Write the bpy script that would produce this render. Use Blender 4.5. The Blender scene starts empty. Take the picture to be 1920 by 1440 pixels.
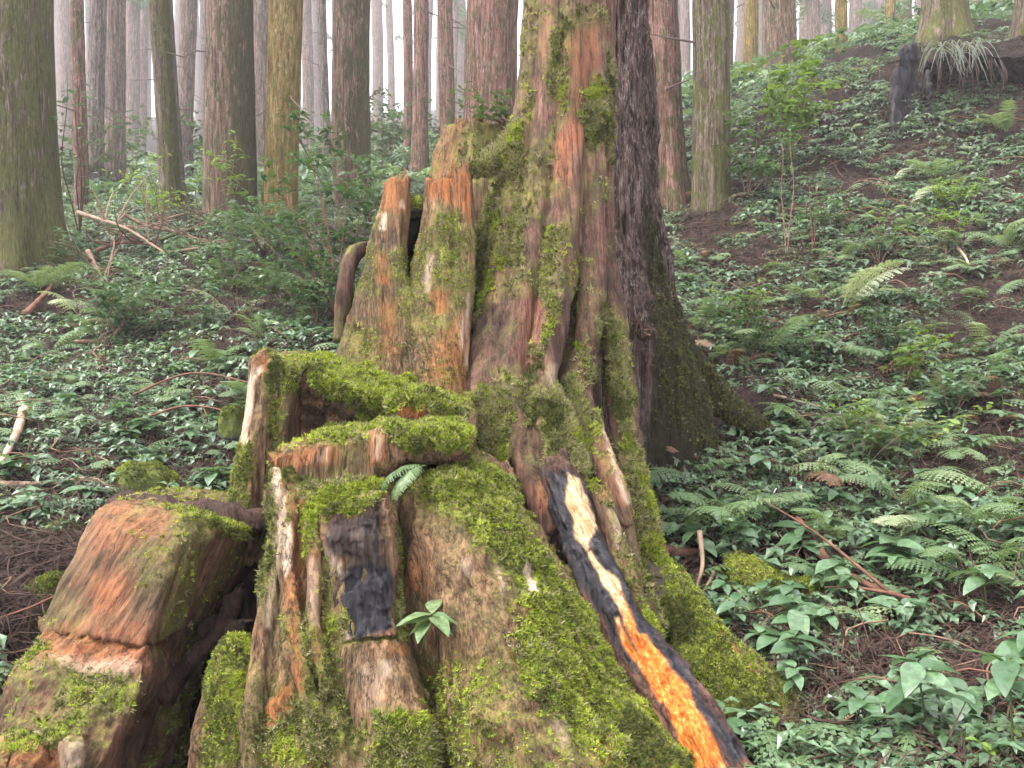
import bpy, math, random
import numpy as np
from mathutils import Vector, Matrix

# ------------------------------------------------------------------ camera, sky, sun, exposure
SC = bpy.context.scene
COL = SC.collection
random.seed(7)
RNG = np.random.default_rng(7)
R = math.radians
FPX, CX, CY, CZ = 1507.0, 960.0, 720.0, 1.6      # focal length / centre of a 1920x1440 frame, eye height

cam = bpy.data.cameras.new('camera'); cam_o = bpy.data.objects.new('camera', cam); COL.objects.link(cam_o)
cam.sensor_width = 36.0; cam.lens = 36.0 * FPX / 1920.0
cam.clip_start = 0.05; cam.clip_end = 600.0
cam_o.location = (0, 0, CZ); cam_o.rotation_euler = (R(90), 0, 0)
SC.camera = cam_o

SUN_EL, SUN_AZ = 60.0, -112.0      # light comes from the left, a little behind the camera
world = bpy.data.worlds.new('World'); SC.world = world; world.use_nodes = True
wn, wl = world.node_tree.nodes, world.node_tree.links
wn.clear()
sky = wn.new('ShaderNodeTexSky'); sky.sky_type = 'NISHITA'; sky.sun_disc = False
sky.sun_elevation = R(SUN_EL); sky.sun_rotation = R(SUN_AZ)
sky.air_density = 1.0; sky.dust_density = 6.0; sky.ozone_density = 1.0; sky.altitude = 2200
cloud = wn.new('ShaderNodeMix'); cloud.data_type = 'RGBA'           # even fog-white cloud deck over the clear sky
cloud.inputs['Factor'].default_value = 0.88
cloud.inputs['B'].default_value = (3.7, 3.55, 3.8, 1)
bg = wn.new('ShaderNodeBackground'); bg.inputs['Strength'].default_value = 0.10
wo = wn.new('ShaderNodeOutputWorld')
wl.new(sky.outputs[0], cloud.inputs['A']); wl.new(cloud.outputs['Result'], bg.inputs[0]); wl.new(bg.outputs[0], wo.inputs[0])

sun = bpy.data.lights.new('sun', 'SUN'); sun.energy = 1.5; sun.angle = R(38); sun.color = (1.0, 0.95, 0.88)
sun_o = bpy.data.objects.new('sun', sun); COL.objects.link(sun_o)
_d = Vector((math.sin(R(SUN_AZ)) * math.cos(R(SUN_EL)), math.cos(R(SUN_AZ)) * math.cos(R(SUN_EL)), math.sin(R(SUN_EL))))
sun_o.rotation_euler = _d.to_track_quat('Z', 'Y').to_euler(); sun_o.location = (-6, -4, 12)

SC.view_settings.view_transform = 'Standard'; SC.view_settings.look = 'None'
SC.view_settings.gamma = 1.0; SC.view_settings.use_curve_mapping = False
SC.view_settings.exposure = 2.72
SC.render.engine = 'CYCLES'
SC.cycles.max_bounces = 4; SC.cycles.diffuse_bounces = 2; SC.cycles.glossy_bounces = 1
SC.cycles.transmission_bounces = 2; SC.cycles.volume_bounces = 1; SC.cycles.transparent_max_bounces = 4
SC.cycles.use_denoising = True
try: SC.cycles.denoiser = 'OPENIMAGEDENOISE'
except Exception: pass
SC.cycles.use_adaptive_sampling = True; SC.cycles.adaptive_threshold = 0.035; SC.cycles.adaptive_min_samples = 24

# ------------------------------------------------------------------ numeric helpers
def W(px, py, Y):
    return np.array(((px - CX) / FPX * Y, Y, CZ + (CY - py) / FPX * Y))
def Wa(a):
    a = np.asarray(a, float)
    return np.stack(((a[..., 0] - CX) / FPX * a[..., 2], a[..., 2], CZ + (CY - a[..., 1]) / FPX * a[..., 2]), -1)
def project(P):
    Y = np.maximum(P[:, 1], 0.05)
    return P[:, 0] / Y * FPX + CX, CY - (P[:, 2] - CZ) / Y * FPX

def _hash(i, j, k, seed):
    h = (i.astype(np.uint32) * np.uint32(374761393) + j.astype(np.uint32) * np.uint32(668265263)
         + k.astype(np.uint32) * np.uint32(2147483647) + np.uint32((seed * 144665 + 1013) & 0xffffffff))
    h = (h ^ (h >> np.uint32(13))) * np.uint32(1274126177)
    h = (h ^ (h >> np.uint32(16))) * np.uint32(2246822519)
    h = h ^ (h >> np.uint32(15))
    return h.astype(np.float64) / 4294967295.0 * 2 - 1
def noise(P, seed=0):
    P = np.asarray(P, float)
    f = np.floor(P); i = f.astype(np.int64); t = P - f; t = t * t * (3 - 2 * t)
    out = 0
    for dx in (0, 1):
        wx = t[:, 0] if dx else 1 - t[:, 0]
        for dy in (0, 1):
            wy = t[:, 1] if dy else 1 - t[:, 1]
            for dz in (0, 1):
                wz = t[:, 2] if dz else 1 - t[:, 2]
                out = out + wx * wy * wz * _hash(i[:, 0] + dx, i[:, 1] + dy, i[:, 2] + dz, seed)
    return out
def fbm(P, octs=4, seed=0):
    a, s, o = 1.0, 1.0, 0
    for q in range(octs):
        o = o + a * noise(P * s + q * 17.3, seed + q); a *= 0.5; s *= 2.03
    return o
def sstep(a, b, x):
    t = np.clip((x - a) / (b - a), 0, 1); return t * t * (3 - 2 * t)
def catmull(pts, n):
    pts = np.asarray(pts, float); m = len(pts)
    if m < 3:
        t = np.linspace(0, 1, n)[:, None]; return pts[0] * (1 - t) + pts[-1] * t
    ext = np.vstack((2 * pts[0] - pts[1], pts, 2 * pts[-1] - pts[-2]))
    u = np.linspace(0, m - 1 - 1e-9, n); k = u.astype(int); t = (u - k)[:, None]
    p0, p1, p2, p3 = ext[k], ext[k + 1], ext[k + 2], ext[k + 3]
    return 0.5 * (2 * p1 + (p2 - p0) * t + (2 * p0 - 5 * p1 + 4 * p2 - p3) * t ** 2 + (3 * p1 - p0 - 3 * p2 + p3) * t ** 3)
def polyline(pts, n):
    pts = np.asarray(pts, float); m = len(pts); u = np.linspace(0, m - 1 - 1e-9, n); k = u.astype(int); t = (u - k)[:, None]
    return pts[k] * (1 - t) + pts[k + 1] * t
def in_poly(x, y, poly, soft=8.0):
    """soft mask: 1 inside the polygon, fading over `soft` units across its edge"""
    poly = np.asarray(poly, float); n = len(poly)
    inside = np.zeros(len(x), bool); dmin = np.full(len(x), 1e9)
    for q in range(n):
        x0, y0 = poly[q]; x1, y1 = poly[(q + 1) % n]
        cond = ((y0 > y) != (y1 > y))
        if y1 != y0:
            inside ^= cond & (x < (x1 - x0) * (y - y0) / (y1 - y0) + x0)
        ex, ey = x1 - x0, y1 - y0; L = ex * ex + ey * ey + 1e-9
        t = np.clip(((x - x0) * ex + (y - y0) * ey) / L, 0, 1)
        dmin = np.minimum(dmin, np.hypot(x - x0 - t * ex, y - y0 - t * ey))
    return sstep(-soft, soft, np.where(inside, dmin, -dmin))

# ------------------------------------------------------------------ mesh / object helpers
def mk_mesh(name, V, faces, smooth=True):
    me = bpy.data.meshes.new(name)
    me.from_pydata(np.asarray(V, float).tolist(), [], [list(map(int, f)) for f in faces] if not isinstance(faces, np.ndarray) else faces.tolist())
    if smooth and len(me.polygons): me.polygons.foreach_set('use_smooth', np.ones(len(me.polygons), bool))
    me.update()
    return me
def obj(name, me, mat=None, parent=None):
    o = bpy.data.objects.new(name, me); COL.objects.link(o)
    if mat is not None and me is not None and not me.materials: me.materials.append(mat)
    if parent is not None: o.parent = parent
    return o
def tag(o, label=None, cat=None, group=None, kind=None):
    if label: o['label'] = label
    if cat: o['category'] = cat
    if group: o['group'] = group
    if kind: o['kind'] = kind
    return o
def thing(name, loc, label, cat, group=None, rz=0.0):
    o = bpy.data.objects.new(name, None); COL.objects.link(o); o.empty_display_size = 0.1
    o.location = tuple(loc); o.rotation_euler = (0, 0, rz)
    return tag(o, label, cat, group)
def set_attr(me, name, data, typ='FLOAT'):
    a = me.attributes.get(name) or me.attributes.new(name, typ, 'POINT')
    a.data.foreach_set('vector' if typ == 'FLOAT_VECTOR' else 'value', np.ascontiguousarray(data, dtype=np.float32 if typ != 'INT' else np.int32).ravel())
def coords(me):
    n = len(me.vertices); a = np.empty(n * 3, np.float32); me.vertices.foreach_get('co', a); return a.reshape(-1, 3).astype(float)
def normals(me):
    n = len(me.vertices); a = np.empty(n * 3, np.float32); me.vertices.foreach_get('normal', a); return a.reshape(-1, 3).astype(float)
def set_coords(me, V):
    me.vertices.foreach_set('co', np.ascontiguousarray(V, np.float32).ravel()); me.update()

class Solid:
    """collects overlapping closed shells, then fuses them into one skin"""
    def __init__(s): s.V = []; s.F = []; s.n = 0
    def add(s, V, F):
        s.V.append(np.asarray(V, float)); s.F += [tuple(q + s.n for q in f) for f in F]; s.n += len(V)
    def tube(s, pts, seg=16, n=None, world=False, flat=1.0, wob=0.08, seed=0):
        """pts rows: px,py,Y,r(m)"""
        pts = np.asarray(pts, float)
        n = n or max(6, len(pts) * 5)
        C = catmull(pts, n)
        P = C[:, :3] if world else Wa(C[:, :3]); rr = C[:, 3]
        tg = np.gradient(P, axis=0); tg /= np.linalg.norm(tg, axis=1)[:, None] + 1e-9
        ref = np.array((0, 1.0, 0)) if abs(tg[:, 1]).mean() < 0.75 else np.array((1.0, 0, 0))
        A = np.cross(tg, ref); A /= np.linalg.norm(A, axis=1)[:, None]; B = np.cross(tg, A)
        th = np.linspace(0, 2 * np.pi, seg, endpoint=False)
        V = []
        for q in range(n):
            w = 1 + wob * np.sin(th * 3 + q * 0.35 + seed) + wob * 0.7 * np.sin(th * 5 - q * 0.22 + seed * 2)
            V.append(P[q] + rr[q] * w[:, None] * (np.cos(th)[:, None] * A[q] + flat * np.sin(th)[:, None] * B[q]))
        V = np.vstack(V)
        F = [(q * seg + k, q * seg + (k + 1) % seg, (q + 1) * seg + (k + 1) % seg, (q + 1) * seg + k) for q in range(n - 1) for k in range(seg)]
        F += [tuple(range(seg))[::-1], tuple((n - 1) * seg + k for k in range(seg))]
        s.add(V, F)
    def patch(s, rows, thick=0.3, nu=None, nv=None, back=(0, 1, 0), straight=False, sharp=True):
        """rows of (px,py,Y): a relief face, closed by a copy of it pushed back"""
        rows = np.asarray(rows, float); m, k = rows.shape[:2]
        nu = nu or k * 5; nv = nv or m * 5
        if straight:
            G = rows; nu, nv = k, m
        else:
            ip = polyline if sharp else catmull
            G = np.stack([ip(r, nu) for r in rows]); G = np.stack([ip(G[:, q], nv) for q in range(nu)], 1)
        Fr = Wa(G); Bk = Fr + np.asarray(back, float) * np.asarray(thick)
        V = np.vstack((Fr.reshape(-1, 3), Bk.reshape(-1, 3))); o = nu * nv
        F = []
        for v in range(nv - 1):
            for u in range(nu - 1):
                a = v * nu + u; F += [(a, a + 1, a + nu + 1, a + nu), (o + a, o + a + nu, o + a + nu + 1, o + a + 1)]
        for u in range(nu - 1):
            F += [(u, o + u, o + u + 1, u + 1)]; b = (nv - 1) * nu + u; F += [(b, b + 1, o + b + 1, o + b)]
        for v in range(nv - 1):
            a = v * nu; F += [(a, a + nu, o + a + nu, o + a)]; b = v * nu + nu - 1; F += [(b, o + b, o + b + nu, b + nu)]
        s.add(V, F)
    def slab(s, outline, thick=0.2, back=(0, 1, 0)):
        """outline of (px,py,Y), closed; pushed back"""
        P = Wa(np.asarray(outline, float)); n = len(P)
        from mathutils.geometry import tessellate_polygon
        flat = [Vector((p[0], p[1], 0)) for p in outline]
        tris = tessellate_polygon([flat])
        Q = P + np.asarray(back, float) * thick
        F = [tuple(t) for t in tris] + [tuple(n + q for q in t[::-1]) for t in tris]
        F += [(q, n + q, n + (q + 1) % n, (q + 1) % n) for q in range(n)]
        s.add(np.vstack((P, Q)), F)
    def fuse(s, name, voxel=0.014, smooth=4):
        me = mk_mesh(name + '_raw', np.vstack(s.V), s.F, smooth=False)
        import bmesh
        bm = bmesh.new(); bm.from_mesh(me); bmesh.ops.recalc_face_normals(bm, faces=bm.faces); bm.to_mesh(me); bm.free()
        o = bpy.data.objects.new('raw', me); COL.objects.link(o)
        md = o.modifiers.new('r', 'REMESH'); md.mode = 'VOXEL'; md.voxel_size = voxel; md.adaptivity = 0
        if smooth:
            ms = o.modifiers.new('s', 'SMOOTH'); ms.factor = 0.5; ms.iterations = smooth
        dg = bpy.context.evaluated_depsgraph_get(); dg.update()
        out = bpy.data.meshes.new_from_object(o.evaluated_get(dg)); out.name = name
        bpy.data.objects.remove(o, do_unlink=True); bpy.data.meshes.remove(me)
        out.polygons.foreach_set('use_smooth', np.ones(len(out.polygons), bool)); out.update()
        return out

def basis(g):
    g = np.asarray(g, float); g = g / np.linalg.norm(g)
    a = np.cross(g, (0, 1.0, 0)); a /= np.linalg.norm(a); b = np.cross(g, a)
    return a, b, g
def grain_finish(me, g=(0, 0, 1), amp=(0.02, 0.008, 0.012), seed=0, splinter=0.0, ridge=14.0, topn=0.12, cross=0.0):
    """real relief along the wood grain; stores the grain coordinates for the material"""
    P = coords(me); N = normals(me); a, b, gg = basis(g)
    gc = np.stack((P @ a, P @ b, P @ gg), 1)
    w = gc.copy(); w[:, :2] += 0.03 * np.stack((noise(P * 5, seed + 50), noise(P * 5, seed + 51)), 1)
    d = amp[0] * (1 - 2 * np.abs(noise(w * (ridge, ridge, 1.3), seed)))
    d += amp[1] * noise(w * (ridge * 3.2, ridge * 3.2, 4.0), seed + 3)
    d += amp[2] * fbm(P * 4.0, 3, seed + 5)
    fl = noise(w * (ridge * 1.1, ridge * 1.1, 0.9), seed + 81) + 0.35 * noise(w * (ridge * 3, ridge * 3, 2.5), seed + 82)
    d += amp[0] * 0.9 * np.floor(fl * 3.0) / 3.0
    if cross:      # shrinkage cracks and lifted flakes across the grain
        e = fbm(w * (6, 6, 9) + 0.9 * noise(P * 7, seed + 70)[:, None], 4, seed + 71)
        d += cross * (np.floor(e * 2.5) / 2.5)
    P2 = P + N * d[:, None]
    if splinter:
        top = gc[:, 2].max()
        k = sstep(top - topn, top, gc[:, 2])
        P2 += gg * (k * splinter * noise(np.stack((gc[:, 0] * 26, gc[:, 1] * 26, gc[:, 0] * 0), 1), seed + 9))[:, None]
    set_coords(me, P2)
    set_attr(me, 'gc', gc, 'FLOAT_VECTOR')
    return P2, normals(me)
def masks(me, spec, seed=0, warp=9.0):
    """spec: {attr: [(polygon, strength, soft), ...]} : polygons outline the mark on the face that looks at the visitor"""
    P = coords(me); N = normals(me)
    x, y = project(P)
    sc = 7.0
    x = x + warp * fbm(P * sc, 3, seed + 20); y = y + warp * fbm(P * sc, 3, seed + 25)
    view = np.stack((P[:, 0], P[:, 1], P[:, 2] - CZ), 1); facing = -(view * N).sum(1)
    front = sstep(-0.3, 0.05, facing / np.linalg.norm(view, axis=1))
    out = {}
    for k, polys in spec.items():
        m = np.zeros(len(P))
        for it in polys:
            poly, stg = it[0], it[1]; soft = it[2] if len(it) > 2 else 8.0
            m = np.maximum(m, stg * in_poly(x, y, poly, soft) * front)
        out[k] = m
    return P, N, out
def localise(me, base):
    P = coords(me); set_coords(me, P - np.asarray(base)); set_attr(me, 'wp', P, 'FLOAT_VECTOR')

def sample_surface(me, weight, count, rng=RNG):
    """points on faces with probability area*weight -> positions, normals (mesh space)"""
    P = coords(me); N = normals(me)
    nf = len(me.polygons); lt = np.empty(nf, np.int32); me.polygons.foreach_get('loop_total', lt)
    ls = np.empty(nf, np.int32); me.polygons.foreach_get('loop_start', ls)
    vi = np.empty(len(me.loops), np.int32); me.loops.foreach_get('vertex_index', vi)
    ar = np.empty(nf, np.float32); me.polygons.foreach_get('area', ar)
    i0, i1, i2 = vi[ls], vi[ls + 1], vi[ls + 2]; i3 = vi[ls + np.minimum(3, lt - 1)]
    w = ar * (weight[i0] + weight[i1] + weight[i2] + weight[i3]) / 4
    tot = w.sum()
    if tot <= 0: return np.zeros((0, 3)), np.zeros((0, 3)), np.zeros(0, int)
    f = rng.choice(nf, count, p=w / tot)
    s, t = rng.random(count)[:, None], rng.random(count)[:, None]
    p = (P[i0[f]] * (1 - s) + P[i1[f]] * s) * (1 - t) + (P[i3[f]] * (1 - s) + P[i2[f]] * s) * t
    nn = N[i0[f]] + N[i2[f]]; nn /= np.linalg.norm(nn, axis=1)[:, None] + 1e-9
    return p, nn, i0[f]
def align_euler(N, spin, up=0.0):
    """euler angles that turn +Z onto N (leaning towards world up by `up`) with a spin about it"""
    N = N.copy(); N[:, 2] += up; N /= np.linalg.norm(N, axis=1)[:, None] + 1e-9
    ref = np.where(np.abs(N[:, 2:3]) > 0.9, np.array([[1.0, 0, 0]]), np.array([[0, 0, 1.0]]))
    X = np.cross(ref, N); X /= np.linalg.norm(X, axis=1)[:, None] + 1e-9; Yv = np.cross(N, X)
    c, s = np.cos(spin)[:, None], np.sin(spin)[:, None]
    X, Yv = X * c + Yv * s, Yv * c - X * s
    ey = np.arcsin(np.clip(-X[:, 2], -1, 1)); ex = np.arctan2(Yv[:, 2], N[:, 2]); ez = np.arctan2(X[:, 1], X[:, 0])
    return np.stack((ex, ey, ez), 1)

def scatter(name, protos, P, E, S, pid, parent=None):
    """one mass of small growth: prototypes instanced on points"""
    me = bpy.data.meshes.new(name); me.vertices.add(len(P)); me.vertices.foreach_set('co', np.ascontiguousarray(P, np.float32).ravel())
    set_attr(me, 'rot', E, 'FLOAT_VECTOR'); set_attr(me, 'scl', S); set_attr(me, 'pid', pid, 'INT')
    o = obj(name, me, None, parent); o['kind'] = 'stuff'
    c = bpy.data.collections.new(name + '_pieces')
    for q, p in enumerate(protos):
        po = bpy.data.objects.new('%s_%02d' % (name, q), p); c.objects.link(po)
    ng = bpy.data.node_groups.new(name, 'GeometryNodeTree')
    ng.interface.new_socket('Geometry', in_out='INPUT', socket_type='NodeSocketGeometry')
    ng.interface.new_socket('Geometry', in_out='OUTPUT', socket_type='NodeSocketGeometry')
    nd, lk = ng.nodes, ng.links
    gi, go = nd.new('NodeGroupInput'), nd.new('NodeGroupOutput')
    ip = nd.new('GeometryNodeInstanceOnPoints'); ci = nd.new('GeometryNodeCollectionInfo')
    ci.inputs['Collection'].default_value = c; ci.inputs['Separate Children'].default_value = True; ci.inputs['Reset Children'].default_value = True
    def na(nm, typ):
        n = nd.new('GeometryNodeInputNamedAttribute'); n.data_type = typ; n.inputs['Name'].default_value = nm; return n.outputs['Attribute']
    ip.inputs['Pick Instance'].default_value = True
    lk.new(gi.outputs[0], ip.inputs['Points']); lk.new(ci.outputs[0], ip.inputs['Instance'])
    lk.new(na('pid', 'INT'), ip.inputs['Instance Index']); lk.new(na('rot', 'FLOAT_VECTOR'), ip.inputs['Rotation']); lk.new(na('scl', 'FLOAT'), ip.inputs['Scale'])
    lk.new(ip.outputs[0], go.inputs[0])
    md = o.modifiers.new('scatter', 'NODES'); md.node_group = ng
    return o

# ------------------------------------------------------------------ materials
class NT:
    def __init__(s, name):
        s.m = bpy.data.materials.new(name); s.m.use_nodes = True; s.n = s.m.node_tree.nodes; s.l = s.m.node_tree.links
        s.n.clear(); s.out = s.n.new('ShaderNodeOutputMaterial')
        s.b = s.n.new('ShaderNodeBsdfPrincipled'); s.l.new(s.b.outputs[0], s.out.inputs[0])
    def put(s, sock, v):
        if hasattr(v, 'is_output') or hasattr(v, 'links'): s.l.new(v, sock)
        else: sock.default_value = v
    def attr(s, nm, vec=False):
        n = s.n.new('ShaderNodeAttribute'); n.attribute_name = nm; return n.outputs['Vector' if vec else 'Fac']
    def vmul(s, v, sc):
        n = s.n.new('ShaderNodeVectorMath'); n.operation = 'MULTIPLY'; s.put(n.inputs[0], v); n.inputs[1].default_value = sc; return n.outputs[0]
    def tex(s, vec, scale=5, detail=4, rough=0.6, dist=0.0):
        n = s.n.new('ShaderNodeTexNoise'); n.inputs['Scale'].default_value = scale; n.inputs['Detail'].default_value = detail
        n.inputs['Roughness'].default_value = rough; n.inputs['Distortion'].default_value = dist
        s.put(n.inputs['Vector'], vec); return n.outputs['Fac']
    def ramp(s, f, stops):
        n = s.n.new('ShaderNodeValToRGB'); s.put(n.inputs[0], f); e = n.color_ramp.elements
        while len(e) < len(stops): e.new(0.5)
        for q, (p, c) in zip(e, stops): q.position = p; q.color = (c[0], c[1], c[2], 1) if not isinstance(c, float) else (c, c, c, 1)
        return n.outputs[0]
    def mix(s, f, a, b, mode='MIX'):
        n = s.n.new('ShaderNodeMix'); n.data_type = 'RGBA'; n.blend_type = mode
        s.put(n.inputs['Factor'], f)
        for nm, v in (('A', a), ('B', b)):
            if isinstance(v, tuple): n.inputs[nm].default_value = (*v[:3], 1)
            else: s.l.new(v, n.inputs[nm])
        return n.outputs['Result']
    def math(s, op, a, b=0.0, clamp=False):
        n = s.n.new('ShaderNodeMath'); n.operation = op; n.use_clamp = clamp; s.put(n.inputs[0], a); s.put(n.inputs[1], b); return n.outputs[0]
    def pos(s): return s.n.new('ShaderNodeNewGeometry').outputs['Position']
    def rand(s): return s.n.new('ShaderNodeObjectInfo').outputs['Random']
    def bump(s, h, strength=0.4, dist=0.02):
        n = s.n.new('ShaderNodeBump'); n.inputs['Strength'].default_value = strength; n.inputs['Distance'].default_value = dist
        s.put(n.inputs['Height'], h); s.l.new(n.outputs[0], s.b.inputs['Normal'])
    def col(s, c): s.put(s.b.inputs['Base Color'], c)
    def rough(s, v): s.put(s.b.inputs['Roughness'], v)
    def spec(s, v): s.put(s.b.inputs['Specular IOR Level'], v)

def wood_material(name, dark, mid, light, orange=(0.40, 0.15, 0.045), fib=0.4, bmp=0.7):
    m = NT(name); gc = m.attr('gc', True); wp = m.attr('wp', True)
    s1 = m.tex(m.vmul(gc, (34, 34, 2.0)), 1, 9, 0.72, 0.35)
    s2 = m.tex(m.vmul(gc, (130, 130, 7)), 1, 6, 0.75)
    p1 = m.tex(wp, 6, 5, 0.65, 0.3)
    c = m.ramp(m.math('ADD', m.math('MULTIPLY', s1, 0.62), m.math('MULTIPLY', m.tex(wp, 3.1, 4, 0.6, 0.6), 0.38)), [(0.40, dark), (0.5, mid), (0.61, light)])
    c = m.mix(m.ramp(p1, [(0.44, 0.0), (0.58, 0.8)]), c, m.ramp(s1, [(0.3, (dark[0] * 0.8, dark[1] * 1.15, dark[2] * 1.1)), (0.7, (mid[0] * 0.75, mid[1] * 1.0, mid[2] * 0.95))]))
    c = m.mix(m.math('MULTIPLY', m.ramp(s2, [(0.5, 0.0), (0.6, 1.0)]), fib * 0.7), c, light)
    c = m.mix(m.ramp(s2, [(0.40, fib), (0.48, 0.0)]), c, (dark[0] * 0.6, dark[1] * 0.6, dark[2] * 0.6))
    ck = m.math('ABSOLUTE', m.math('SUBTRACT', m.tex(m.vmul(gc, (19, 19, 1.1)), 1, 6, 0.62, 0.5), 0.5))
    ck2 = m.math('ABSOLUTE', m.math('SUBTRACT', m.tex(m.vmul(gc, (55, 55, 2.6)), 1, 4, 0.6, 0.3), 0.5))
    crack = m.math('MAXIMUM', m.ramp(ck, [(0.0, 1.0), (0.016, 0.0)]), m.math('MULTIPLY', m.ramp(ck2, [(0.0, 1.0), (0.014, 0.0)]), 0.7))
    rot = m.math('MULTIPLY', m.attr('rot'), m.ramp(s1, [(0.38, 0.2), (0.52, 1.0)]))
    c = m.mix(rot, c, m.ramp(s2, [(0.3, (orange[0] * 0.55, orange[1] * 0.5, orange[2] * 0.6)), (0.6, orange), (0.8, (min(1, orange[0] * 1.5), orange[1] * 1.9, orange[2] * 2.4))]))
    c = m.mix(m.math('MULTIPLY', m.attr('pale'), m.ramp(s2, [(0.2, 0.6), (0.55, 1.0)])), c, m.ramp(s1, [(0.3, (0.46, 0.30, 0.19)), (0.7, (0.75, 0.62, 0.48))]))
    fresh = m.attr('fresh'); s3 = m.tex(m.vmul(gc, (120, 120, 2.6)), 1, 5, 0.65, 0.3)
    fc = m.mix(m.attr('amber'), m.ramp(s3, [(0.38, (0.36, 0.19, 0.08)), (0.48, (0.58, 0.38, 0.19)), (0.62, (0.72, 0.56, 0.35))]), m.ramp(m.math('ADD', m.math('MULTIPLY', s3, 0.5), m.math('MULTIPLY', s1, 0.5)), [(0.40, (0.28, 0.05, 0.008)), (0.47, (0.50, 0.12, 0.016)), (0.54, (0.62, 0.22, 0.035)), (0.61, (0.70, 0.42, 0.14))]))
    c = m.mix(m.math('MULTIPLY', crack, 0.9), c, (dark[0] * 0.3, dark[1] * 0.3, dark[2] * 0.3))
    mos = m.attr('moss')
    mc = m.ramp(m.math('ADD', m.math('MULTIPLY', m.tex(wp, 8, 4, 0.6), 0.5), m.math('MULTIPLY', m.tex(wp, 110, 4, 0.7), 0.5)), [(0.38, (0.03, 0.034, 0.010)), (0.5, (0.14, 0.165, 0.028)), (0.60, (0.34, 0.38, 0.06))])
    c = m.mix(m.math('MULTIPLY', mos, m.ramp(m.tex(wp, 34, 5, 0.75), [(0.40, 0.25), (0.54, 1.0)])), c, mc)
    char = m.attr('char')
    c = m.mix(char, c, m.ramp(s1, [(0.42, (0.006, 0.006, 0.008)), (0.53, (0.022, 0.021, 0.028)), (0.64, (0.06, 0.052, 0.054))]))
    c = m.mix(fresh, c, fc)
    m.col(c)
    m.rough(m.mix(char, (0.78, 0.78, 0.78), (0.42, 0.42, 0.42))); m.spec(0.3)
    h = m.math('SUBTRACT', m.math('ADD', m.math('MULTIPLY', s1, 0.7), m.math('MULTIPLY', s2, 0.5)), m.math('MULTIPLY', crack, 0.45))
    h = m.math('ADD', h, m.math('MULTIPLY', m.tex(wp, 95, 4, 0.7), m.math('MULTIPLY', mos, 1.4)))
    m.bump(h, bmp, 0.025)
    return m.m

def bark_material(name, dark, mid, light, moss=(0.10, 0.11, 0.02), moss_amt=0.5, lichen=(0.45, 0.40, 0.36), sc=1.0):
    m = NT(name); gc = m.attr('gc', True)
    s1 = m.tex(m.vmul(gc, (26 * sc, 26 * sc, 1.6 * sc)), 1, 8, 0.72, 0.5)
    s2 = m.tex(m.vmul(gc, (60 * sc, 60 * sc, 9 * sc)), 1, 6, 0.75)
    pl = m.tex(m.vmul(gc, (9 * sc, 9 * sc, 3.2 * sc)), 1, 4, 0.65, 0.6)
    c = m.ramp(s1, [(0.39, dark), (0.49, mid), (0.61, light)])
    c = m.mix(m.ramp(m.math('ADD', m.math('MULTIPLY', s2, 0.7), m.math('MULTIPLY', pl, 0.3)), [(0.53, 0.0), (0.60, 0.8)]), c, lichen)
    mm = m.ramp(m.math('ADD', m.attr('moss'), m.math('MULTIPLY', m.math('SUBTRACT', pl, 0.5), 3.6)), [(0.5 - moss_amt * 0.3, 0.0), (0.95 - moss_amt * 0.3, 0.9)])
    c = m.mix(mm, c, m.ramp(s2, [(0.3, (moss[0] * 0.5, moss[1] * 0.5, moss[2] * 0.5)), (0.65, moss), (0.8, (moss[0] * 1.7, moss[1] * 1.6, moss[2] * 1.3))]))
    ck = m.math('ABSOLUTE', m.math('SUBTRACT', m.tex(m.vmul(gc, (16 * sc, 16 * sc, 1.2 * sc)), 1, 5, 0.62, 0.6), 0.5))
    c = m.mix(m.math('MULTIPLY', m.ramp(ck, [(0.0, 1.0), (0.02, 0.0)]), 0.8), c, (dark[0] * 0.35, dark[1] * 0.35, dark[2] * 0.35))
    m.col(c); m.rough(0.85); m.spec(0.2)
    m.bump(m.math('ADD', s1, m.math('MULTIPLY', s2, 0.5)), 1.0, 0.06)
    return m.m

def leaf_material(name, a, b, c, rough=0.42, trans=0.28, spec=0.5):
    m = NT(name); r = m.rand(); p = m.pos()
    col = m.ramp(m.math('ADD', m.math('MULTIPLY', r, 0.65), m.math('MULTIPLY', m.tex(p, 2.2, 2, 0.5), 0.35)), [(0.15, a), (0.5, b), (0.85, c)])
    col = m.mix(m.ramp(m.tex(p, 38, 5, 0.7), [(0.42, 0.65), (0.58, 0.0)]), col, (a[0] * 0.6, a[1] * 0.55, a[2] * 0.5))
    m.col(col); m.rough(rough); m.spec(spec)
    t = m.n.new('ShaderNodeBsdfTranslucent'); m.l.new(m.mix(0.5, col, (c[0] * 1.3, c[1] * 1.4, c[2] * 0.6)), t.inputs[0])
    mx = m.n.new('ShaderNodeMixShader'); mx.inputs[0].default_value = trans
    m.l.new(m.b.outputs[0], mx.inputs[1]); m.l.new(t.outputs[0], mx.inputs[2]); m.l.new(mx.outputs[0], m.out.inputs[0])
    return m.m
def plain(name, a, b, scale=20, rough=0.8, stretch=(1, 1, 1), bump=0.4, spec=0.3):
    m = NT(name); v = m.vmul(m.n.new('ShaderNodeTexCoord').outputs['Object'], stretch)
    t = m.tex(v, scale, 5, 0.65, 0.3); m.col(m.ramp(t, [(0.32, a), (0.66, b)])); m.rough(rough); m.spec(spec); m.bump(t, bump, 0.015)
    return m.m

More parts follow.
